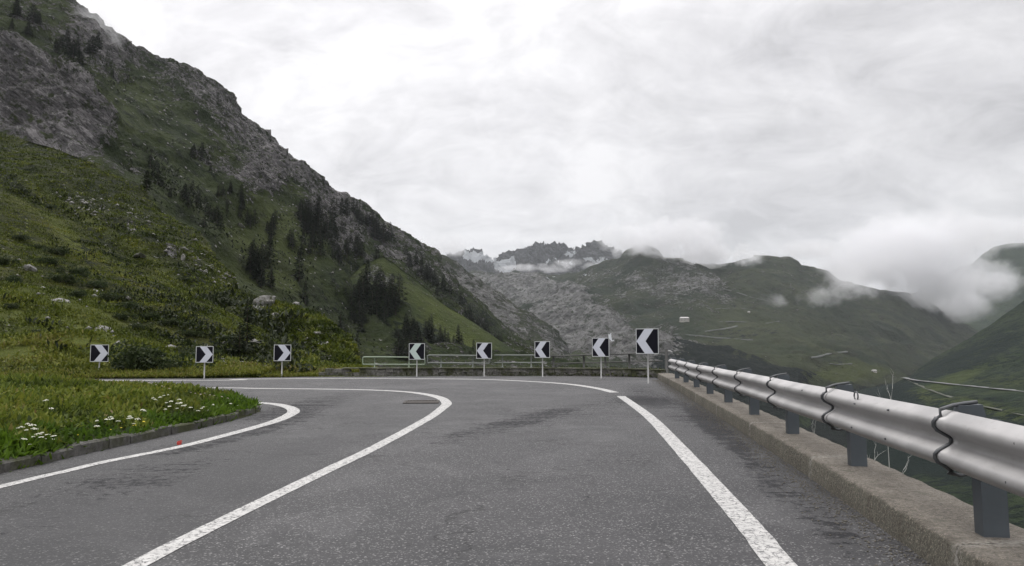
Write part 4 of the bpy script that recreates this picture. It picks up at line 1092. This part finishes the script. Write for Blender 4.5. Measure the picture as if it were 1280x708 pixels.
# ------------------------------------------------------------------ conifers
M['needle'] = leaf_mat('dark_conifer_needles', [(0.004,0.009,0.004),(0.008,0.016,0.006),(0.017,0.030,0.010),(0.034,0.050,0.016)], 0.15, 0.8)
M['bark'] = simple('conifer_bark', (0.06,0.045,0.035), 0.95, 0, 0.3, 4)
def conifer_meshes(seed, nleaf=1100, wide=0.2):
    r = np.random.default_rng(seed); h = r.random(nleaf)**0.75
    skirt = 0.08 + 0.02*seed % 0.1
    z = skirt + (1-skirt)*(1-h); z = np.clip(z, skirt, 1)
    env = wide*(1-z)**0.75*(0.75+0.35*np.sin(z*38+seed)) + 0.012
    lop = 1 + 0.35*np.sin(r.uniform(0,6)+np.arange(nleaf)*0)
    a = r.uniform(0, 6.28, nleaf); rad = env*np.sqrt(r.uniform(0.15,1,nleaf))*(1+0.28*np.sin(a*2+seed)+0.2*np.sin(a*3+z*9))
    base = np.stack([rad*np.cos(a), rad*np.sin(a), z], -1)
    L_ = r.uniform(0.03,0.08,nleaf)*(1.2-z*0.6)
    d = np.stack([np.cos(a), np.sin(a), r.uniform(-0.5,0.25,nleaf)], -1); side = np.stack([-np.sin(a), np.cos(a), r.uniform(-.3,.3,nleaf)], -1)
    tip = base + d*L_[:,None]; mid = base + d*(L_*0.4)[:,None]; w = L_*r.uniform(0.25,0.5,nleaf)
    V = np.stack([base - d*(L_*0.3)[:,None], mid-side*w[:,None], tip, mid+side*w[:,None]], 1).reshape(-1,3)
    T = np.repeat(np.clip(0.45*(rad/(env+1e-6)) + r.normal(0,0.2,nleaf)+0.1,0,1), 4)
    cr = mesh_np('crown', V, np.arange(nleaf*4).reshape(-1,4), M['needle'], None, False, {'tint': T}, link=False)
    mb = MB(); mb.tube([(0,0,-0.04),(0.003,0.002,0.3),(0,0,0.7),(0,0,0.98)], [0.022,0.016,0.009,0.002], 6)
    tr = mb.build('trunk', M['bark'], None, True, link=False)
    return cr.data, tr.data
TREES = [conifer_meshes(k, 1000, w) for k, w in enumerate([0.17,0.22,0.28,0.19,0.33,0.24])]
def tree(layer, px, py, hpx, label, group, broad=False):
    p_, dd = layer.at(px, py)
    if dd > 14: return
    hm = 1.3*hpx*p_[1]/F_PX; cr, trk = TREES[random.choice([2,4,5] if broad else [0,1,3,5,2])]
    o = empty('conifer_tree', tuple(p_ - np.array([0,0,hm*0.03])), random.uniform(0,6.28)); w = random.uniform(0.85,1.25); o.scale = (hm*w, hm*w, hm)
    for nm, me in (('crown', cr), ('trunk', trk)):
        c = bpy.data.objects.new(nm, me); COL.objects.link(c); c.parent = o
    tag(o, label, 'tree', group)
def cluster(layer, cx, cy, rx, ry, rot, n, hp, label, broad=False):
    for k in range(n):
        a = random.uniform(0,6.28); q = math.sqrt(random.random()); u, v = q*rx*math.cos(a), q*ry*math.sin(a); c, s_ = math.cos(R(rot)), math.sin(R(rot))
        tree(layer, cx+u*c-v*s_, cy+u*s_+v*c, random.uniform(*hp), label, label, broad)
cluster(C, 402,284,34,16,20, 26, (15,26), 'dark conifer in the dense stand round the rocky knoll on the mountain', True)
cluster(C, 385,305,24,16,60, 10, (14,24), 'dark conifer in the dense stand round the rocky knoll on the mountain', True)
cluster(C, 430,318,26,16,30, 12, (12,18), 'dark conifer just below the rocky knoll', True)
cluster(D, 455,395,32,34,0, 30, (20,34), 'tall dark conifer in the gully at the left side of the grass spur')
cluster(D, 518,436,26,22,0, 24, (18,32), 'dark conifer in the lower stand on the grass spur above the railings')
cluster(D, 490,385,10,12,0, 4, (26,32), 'tall conifer standing alone above the lower stand on the spur')
tree(C, 472,347,32, 'tall slender conifer on the light grass, right of the rocky knoll', None)
tree(C, 478,360,26, 'slender conifer just below the tall slender one right of the knoll', None)
cluster(C, 538,352,52,6,40, 22, (9,17), 'small conifer in the row along the upper right edge of the mountain')
cluster(C, 600,410,40,9,42, 32, (8,15), 'small conifer on the dark lower edge of the mountain near the rocky spur')
cluster(C, 480,300,22,6,38, 6, (12,22), 'conifer by the cliff edge right of the knoll', True)
cluster(C, 330,345,22,16,40, 14, (18,32), 'dark conifer in the line of trees behind the crest of the middle slope')
tree(C, 374,352,34, 'single tall conifer right of the line of trees behind the slope crest', None)
tree(C, 382,380,24, 'short conifer below the single tall one behind the slope crest', None)
cluster(C, 425,446,22,18,20, 14, (22,36), 'dark conifer at the valley bottom behind the foot of the middle slope')
cluster(C, 395,420,16,16,45, 8, (18,28), 'dark conifer descending towards the valley bottom left of the railings')
cluster(C, 232,252,62,12,42, 20, (9,18), 'dark conifer in the broken diagonal line across the mountain face', True)
cluster(C, 95,68,40,18,20, 10, (12,22), 'dark conifer on the upper left rock face', True)
cluster(C, 35,40,30,20,20, 5, (12,22), 'dark conifer in the topmost left corner of the rock face', True)
cluster(C, 260,210,30,16,40, 6, (8,14), 'little conifer under the light rock slab on the mountain', True)
cluster(C, 350,300,30,14,30, 8, (10,18), 'small conifer on the grassy shoulder left of the rocky knoll', True)
cluster(C, 440,270,34,8,38, 12, (10,18), 'conifer below the skyline above the rocky knoll', True)
cluster(D, 570,440,28,10,30, 12, (12,22), 'dark conifer low on the spur behind the second railing')
cluster(C, 300,262,40,14,45, 12, (9,17), 'conifer beneath the pale cliff in the middle of the mountain', True)
tree(A, 308,436,50, 'big dark bushy conifer left of the third sign on the middle slope', None, True)
tree(A, 300,448,36, 'lower dark conifer beside the big bushy one', None, True)
tree(B, 182,238,20, 'bushy conifer at the top edge of the middle slope', None, True)
tree(B, 205,243,18, 'right-hand conifer of the two at the top edge of the middle slope', None, True)

# ------------------------------------------------------------------ shrubs
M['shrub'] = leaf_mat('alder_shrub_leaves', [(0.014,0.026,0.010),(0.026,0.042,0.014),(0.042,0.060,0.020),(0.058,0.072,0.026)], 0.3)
def shrub_mesh(seed, n=2600):
    r = np.random.default_rng(seed); lob = r.normal(0,0.45,(9,3)); lob[:,2] = np.abs(lob[:,2])*0.5+0.15; rad = r.uniform(0.3,0.55,9)
    w = r.integers(0,9,n); v = r.normal(size=(n,3)); v /= np.linalg.norm(v,axis=1)[:,None]; P = lob[w] + v*(rad[w]*r.uniform(0.7,1.05,n))[:,None]
    P = P[P[:,2] > -0.05]; n = len(P); L_ = r.uniform(0.06,0.13,n)
    d = r.normal(size=(n,3)); d /= np.linalg.norm(d,axis=1)[:,None]; s_ = np.cross(d, r.normal(size=(n,3))); s_ /= np.linalg.norm(s_,axis=1)[:,None]
    V = np.stack([P-d*L_[:,None]*.5, P-s_*L_[:,None]*.4, P+d*L_[:,None]*.5, P+s_*L_[:,None]*.4],1).reshape(-1,3)
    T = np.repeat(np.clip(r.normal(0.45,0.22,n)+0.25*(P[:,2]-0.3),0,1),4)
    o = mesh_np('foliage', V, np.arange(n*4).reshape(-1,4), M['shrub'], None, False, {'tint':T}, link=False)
    mb = MB()
    for k in range(5):
        q = lob[k]; mb.tube([(0,0,-0.1),(q[0]*.4,q[1]*.4,q[2]*.5),(q[0],q[1],q[2]+0.1)], [.03,.02,.008], 5)
    return o.data, mb.build('stems', M['bark'], None, True, link=False).data
SH = [shrub_mesh(k) for k in range(4)]
def shrub(layer, px, py, wpx, asp, label, group=None):
    p_, dd = layer.at(px, py); s_ = wpx*p_[1]/F_PX/2*0.95
    o = empty('shrub', tuple(p_), random.uniform(0,6.28)); o.scale = (s_, s_, s_*asp)
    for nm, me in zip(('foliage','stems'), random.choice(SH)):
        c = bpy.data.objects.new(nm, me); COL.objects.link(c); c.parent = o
    tag(o, label, 'shrub', group)
shrub(A, 180,464,92,1.05, 'large round dark green shrub between the leftmost and middle signs')
shrub(A, 212,464,44,0.9, 'smaller shrub against the right side of the large round one')
for lab, lay, pts in [
  ('dark green alder shrub in the thicket below the rounded boulder on the left', A, [(60,330,34),(80,352,36),(100,345,30),(120,360,34),(95,372,26),(140,375,30),(70,318,28),(45,312,22)]),
  ('dark shrub on the slope above the middle sign', A, [(165,385,36),(190,400,30),(150,400,28),(215,405,28),(240,420,26),(230,440,22),(265,445,24),(280,425,20),(175,412,24)]),
  ('low shrub at the far left edge of the near slope', A, [(20,355,26),(10,385,22),(45,418,26),(0,330,26),(25,300,24)]),
  ('dark bush on the broken ground round the big bushy conifer', B, [(285,412,20),(330,425,22),(345,440,20),(365,452,18),(270,400,18),(320,450,22),(395,450,16),(380,440,14)]),
  ('round bush scattered on the upper middle slope', B, [(85,300,20),(120,318,18),(145,345,22),(160,360,20),(60,262,14),(235,352,14),(30,240,14),(190,362,16)])]:
    for (px, py, w) in pts: shrub(lay, px, py, w*random.uniform(.9,1.15), random.uniform(0.6,0.95), lab, lab)

# ------------------------------------------------------------------ far roads, hotel, hut
M['farroad'] = simple('pale_mountain_road', (0.17,0.175,0.17), 0.9, 0, 0.35, 0.03)
M['track'] = simple('gravel_track', (0.075,0.08,0.06), 0.95, 0, 0.5, 0.05)
M['retain'] = simple('retaining_wall_stone', (0.10,0.105,0.095), 0.95, 0, 0.6, 0.03)
def far_road(layer, pts, w, name='mountain_road', mat='farroad', lift=2.0, label=None):
    sp = smooth_poly(pts, 10); P = []
    for (a, b_) in sp: P.append(layer.at(a, b_)[0])
    P = np.array(P); k = 7; ker = np.ones(k)/k
    P = np.stack([np.convolve(np.pad(P[:,i], k//2, 'edge'), ker, 'valid') for i in range(3)], -1)
    t = np.gradient(P, axis=0); t /= np.linalg.norm(t, axis=1)[:,None]+1e-9
    view = P - CAM; view /= np.linalg.norm(view, axis=1)[:,None]
    sd = np.cross(t, np.array([0,0,1.0])); sd /= np.linalg.norm(sd,axis=1)[:,None]+1e-9
    ww = np.full(len(P), w)
    a = P + sd*ww[:,None]/2; b_ = P - sd*ww[:,None]/2
    near = np.where((np.linalg.norm(a-CAM,axis=1) < np.linalg.norm(b_-CAM,axis=1))[:,None], a, b_); farr = np.where((np.linalg.norm(a-CAM,axis=1) < np.linalg.norm(b_-CAM,axis=1))[:,None], b_, a)
    up = np.array([0,0,lift]); n = len(P)
    V = np.concatenate([farr+up*1.3, near+up, near-up*0.5]); fc = np.array([(i,i+1,n+i+1,n+i) for i in range(n-1)] + [(n+i,n+i+1,2*n+i+1,2*n+i) for i in range(n-1)])
    o = mesh_np(name, V, fc, M[mat]); tag(o, label, None, None, 'structure'); return o
far_road(H, [(1129,469),(1133,472),(1140,474),(1152,476),(1180,479),(1220,483),(1260,487),(1300,491),(1360,497)], 12, lift=0.15)
far_road(H, [(1134,474),(1150,482),(1170,490),(1200,500),(1240,510),(1300,523)], 5, mat='track', lift=0.1)
far_road(Fm, [(842,418),(870,420),(890,422),(915,424),(942,426)], 5, mat='retain', lift=1.8)
far_road(Fm, [(880,415),(895,413),(910,411),(922,408)], 5, mat='retain', lift=1.8)
far_road(Fm, [(880,403),(900,403),(920,402),(938,404),(950,406),(962,404),(975,402)], 5, mat='retain', lift=1.4)
far_road(Fm, [(893,387),(905,386),(925,386),(945,388)], 5, mat='retain', lift=1.2)
far_road(Fm, [(1012,448),(1025,446),(1040,442),(1060,440)], 7, mat='retain', lift=1.6)
far_road(Fm, [(1035,455),(1050,456),(1065,455)], 6, mat='retain', lift=1.0)
far_road(Fm, [(895,360),(915,364),(940,372),(960,377)], 7, mat='retain', lift=0.8)
M['plaster'] = simple('cream_plaster', (0.42,0.40,0.36), 0.85, 0, 0.06, 0.2)
M['roofm'] = simple('pale_metal_roof', (0.45,0.43,0.42), 0.6, 0, 0.08, 0.2)
M['pane'] = simple('dark_window_glass', (0.03,0.035,0.04), 0.2, 0, 0.1, 1)
def house(name, lay, px, py, wpx, hpx, label, nwin, floors):
    p_, _ = lay.at(px, py); sc = p_[1]/F_PX; w = wpx*sc; h = hpx*sc; d = w*0.45
    yaw = math.atan2(-p_[0], p_[1])
    root = empty(name, tuple(p_ - np.array([0,0,1.0])), yaw); tag(root, label, 'building')
    mb = MB(); mb.box(-w/2,w/2,-d/2,d/2,-6,h*0.72); mb.build('walls', M['plaster'], root)
    mb = MB(); e = w*0.02; zt = h*0.72
    mb.add([(-w/2-e,-d/2-e,zt+.05),(w/2+e,-d/2-e,zt+.05),(w/2+e,d/2+e,zt+.05),(-w/2-e,d/2+e,zt+.05),(-w/2+d*0.3,0,h),(w/2-d*0.3,0,h)], [(0,1,5,4),(1,2,5),(2,3,4,5),(3,0,4),(3,2,1,0)])
    mb.build('roof', M['roofm'], root)
    for f in range(floors):
        for k in range(nwin):
            x = -w/2 + w*(k+0.5)/nwin; z0 = h*0.72*(f+0.28)/floors; ww = w/nwin*0.42; hh = h*0.72/floors*0.5
            mb = MB(); mb.box(x-ww/2,x+ww/2,-d/2-0.12,-d/2-0.02,z0,z0+hh); mb.build('window', M['pane'], root)
house('hotel', Fm, 855.5,401.5,12.0,5.4,'long cream hotel building with rows of windows on the far green slope',7,3)
house('hut', Fm, 1092,465.5,6,3.0,'tiny white hut on the lower valley meadow above the guardrail',3,1)
house('hut', Fm, 936,391.5,3.2,2.0,'tiny pale hut on the far slope right of the hotel',2,1)

# ------------------------------------------------------------------ low clouds round the summits (volumes)
def cloud_mat(name, dens, scale, thr, soft, k=11.0):
    m = bpy.data.materials.new(name); m.use_nodes = True; t = NT(m.node_tree); t.n.clear()
    out = t.node('ShaderNodeOutputMaterial'); v = t.node('ShaderNodeVolumePrincipled'); t.l.new(v.outputs[0], out.inputs['Volume'])
    v.inputs['Color'].default_value = (0.97,0.97,0.98,1); v.inputs['Anisotropy'].default_value = 0.1
    oc = t.obj(); ln = t.node('ShaderNodeVectorMath', operation='LENGTH'); t.l.new(oc, ln.inputs[0])
    r = ln.outputs['Value']
    n = t.noise(t.pos(), scale, 8, 0.66, 0.4)
    f = t.math('SUBTRACT', 1.0, r)
    d = t.math('ADD', t.math('MULTIPLY', f, soft), t.math('MULTIPLY', t.math('SUBTRACT', n, thr), k))
    d = t.math('MINIMUM', t.math('MULTIPLY', d, t.math('MULTIPLY', f, 4.0, True), True), 1.0)
    d = t.math('MULTIPLY', d, dens); t.set(v.inputs['Density'], d)
    return m
CM = {'crest': cloud_mat('crest_cloud', 0.012, 1/110, 0.53, 2.2), 'thick': cloud_mat('thick_cloud', 0.0075, 1/130, 0.53, 2.6, 8.0), 'wisp': cloud_mat('wispy_cloud', 0.006, 1/45, 0.56, 1.8, 7.0), 'far': cloud_mat('far_cloud', 0.006, 1/130, 0.54, 1.8), 'mist': cloud_mat('thin_mist', 0.022, 1/35, 0.50, 2.0, 5.0)}
CL = [('far',560,306,4700,44,18),('far',668,336,4600,56,6),('far',722,330,4600,40,7),('far',790,312,4400,34,18),
      ('crest',845,296,2750,74,36),('crest',900,316,2750,60,22),('crest',785,300,2800,42,24),('crest',930,326,2700,30,14),
      ('thick',1110,318,2850,110,52),('thick',1150,300,2950,120,50),('thick',1010,312,2800,50,16),('thick',1170,345,2900,76,50),('thick',1225,350,3300,60,34),('thick',1240,290,3300,90,26),('thick',1060,345,2650,36,18),
      ('thick',1090,335,2780,60,26),('thick',1150,360,2850,56,36),('thick',1195,385,2950,50,22),('wisp',968,376,2100,28,11),('wisp',1024,372,2100,34,18),('wisp',1066,360,2300,50,20),('thick',1190,380,3000,46,20),('wisp',1240,350,3300,50,12),('mist',120,40,590,40,56)]
for (mt, px, py, dp, rx, ry) in CL:
    bm = bmesh.new(); bmesh.ops.create_icosphere(bm, subdivisions=3, radius=1); me = bpy.data.meshes.new('cloud'); bm.to_mesh(me); bm.free()
    me.materials.append(CM[mt]); o = bpy.data.objects.new('cloud', me); COL.objects.link(o)
    p_ = at(px, py, dp); s_ = dp/F_PX; o.location = tuple(p_); o.scale = (rx*s_, min(rx,60)*s_*0.8, ry*s_)
    tag(o, None, None, None, 'stuff')

# ------------------------------------------------------------------ haze
ztop = max(l.P[...,2].max() for l in (A,B,C,D,Q,Fm,P_,G,H)) + 60
m = bpy.data.materials.new('air_haze'); m.use_nodes = True; t = NT(m.node_tree); t.n.clear()
out = t.node('ShaderNodeOutputMaterial'); v = t.node('ShaderNodeVolumePrincipled'); t.l.new(v.outputs[0], out.inputs['Volume'])
v.inputs['Color'].default_value = (0.90,0.95,1.0,1); v.inputs['Density'].default_value = 0.000038; v.inputs['Anisotropy'].default_value = 0.2
mb = MB(); mb.box(-16000,16000,-15500,16500,-470,ztop); hz = mb.build('haze', m); tag(hz, None, None, None, 'stuff')

# ------------------------------------------------------------------ world, sun, camera
w = bpy.data.worlds.new('World'); scene.world = w; w.use_nodes = True; t = NT(w.node_tree); t.n.clear()
out = t.node('ShaderNodeOutputWorld')
SE, SR = 52, -25
sky = t.node('ShaderNodeTexSky', sky_type='NISHITA'); sky.sun_disc = False; sky.sun_elevation = R(SE); sky.sun_rotation = R(SR)
b1 = t.node('ShaderNodeBackground'); t.l.new(sky.outputs[0], b1.inputs[0]); b1.inputs[1].default_value = 0.08
tc = t.node('ShaderNodeTexCoord').outputs['Generated']; sx = t.node('ShaderNodeSeparateXYZ'); t.l.new(tc, sx.inputs[0])
zc = t.math('MAXIMUM', sx.outputs[2], 0.0); dn = t.math('ADD', zc, 0.45)
cb = t.node('ShaderNodeCombineXYZ'); t.l.new(t.math('DIVIDE', sx.outputs[0], dn), cb.inputs[0]); t.l.new(t.math('DIVIDE', sx.outputs[1], dn), cb.inputs[1]); t.set(cb.inputs[2], zc)
n1 = t.noise(t.map(cb.outputs[0], (1.3,1.5,1), (0,0,0.5)), 1.9, 9, 0.6, 0.6)
n2 = t.noise(t.map(cb.outputs[0], (1.3,1.5,1)), 6.0, 8, 0.62, 0.8)
nn = t.math('ADD', t.math('MULTIPLY', n1, 0.65), t.math('MULTIPLY', n2, 0.35))
bri = t.ramp(nn, [(0.36,0.60),(0.44,0.74),(0.51,0.84),(0.60,0.97)])
side = t.ramp(t.math('ADD', t.math('MULTIPLY', sx.outputs[0], -0.5), 0.5), [(0.25,0.82),(0.62,1.02)])
grad = t.math('ADD', 0.90, t.math('MULTIPLY', t.math('POWER', zc, 3.0), 2.2))
val = t.math('MULTIPLY', t.math('MULTIPLY', bri, side), grad)
colr = t.mix(n1, (0.965,0.945,0.985), (1.0,0.985,0.98))
b2 = t.node('ShaderNodeBackground'); t.l.new(colr, b2.inputs[0]); t.l.new(val, b2.inputs[1])
mx = t.node('ShaderNodeMixShader'); mx.inputs[0].default_value = 0.96; t.l.new(b1.outputs[0], mx.inputs[1]); t.l.new(b2.outputs[0], mx.inputs[2]); t.l.new(mx.outputs[0], out.inputs[0])

sun = bpy.data.lights.new('sun', 'SUN'); sun.energy = 0.8; sun.angle = R(18); sun.color = (1.0,0.97,0.93)
so = bpy.data.objects.new('sun', sun); COL.objects.link(so)
az = R(SR); dv = Vector((math.sin(az)*math.cos(R(SE)), math.cos(az)*math.cos(R(SE)), math.sin(R(SE))))
so.rotation_euler = dv.to_track_quat('Z', 'Y').to_euler(); so.location = (0,0,50)

cam = bpy.data.cameras.new('camera'); cam.sensor_width = 36; cam.lens = 36*F_PX/1280; cam.clip_start = 0.05; cam.clip_end = 60000
co = bpy.data.objects.new('camera', cam); COL.objects.link(co); co.location = tuple(CAM); co.rotation_euler = (math.pi/2 + PITCH, 0, 0); scene.camera = co

scene.view_settings.view_transform = 'Standard'; scene.view_settings.look = 'None'; scene.view_settings.exposure = 0.30; scene.view_settings.gamma = 1
scene.render.engine = 'CYCLES'; cy = scene.cycles
cy.use_denoising = True; cy.max_bounces = 8; cy.diffuse_bounces = 3; cy.glossy_bounces = 2; cy.transmission_bounces = 2; cy.volume_bounces = 6; cy.transparent_max_bounces = 8
cy.volume_step_rate = 0.8; cy.volume_max_steps = 256; cy.sample_clamp_indirect = 5
cy.use_adaptive_sampling = True; cy.adaptive_threshold = 0.02
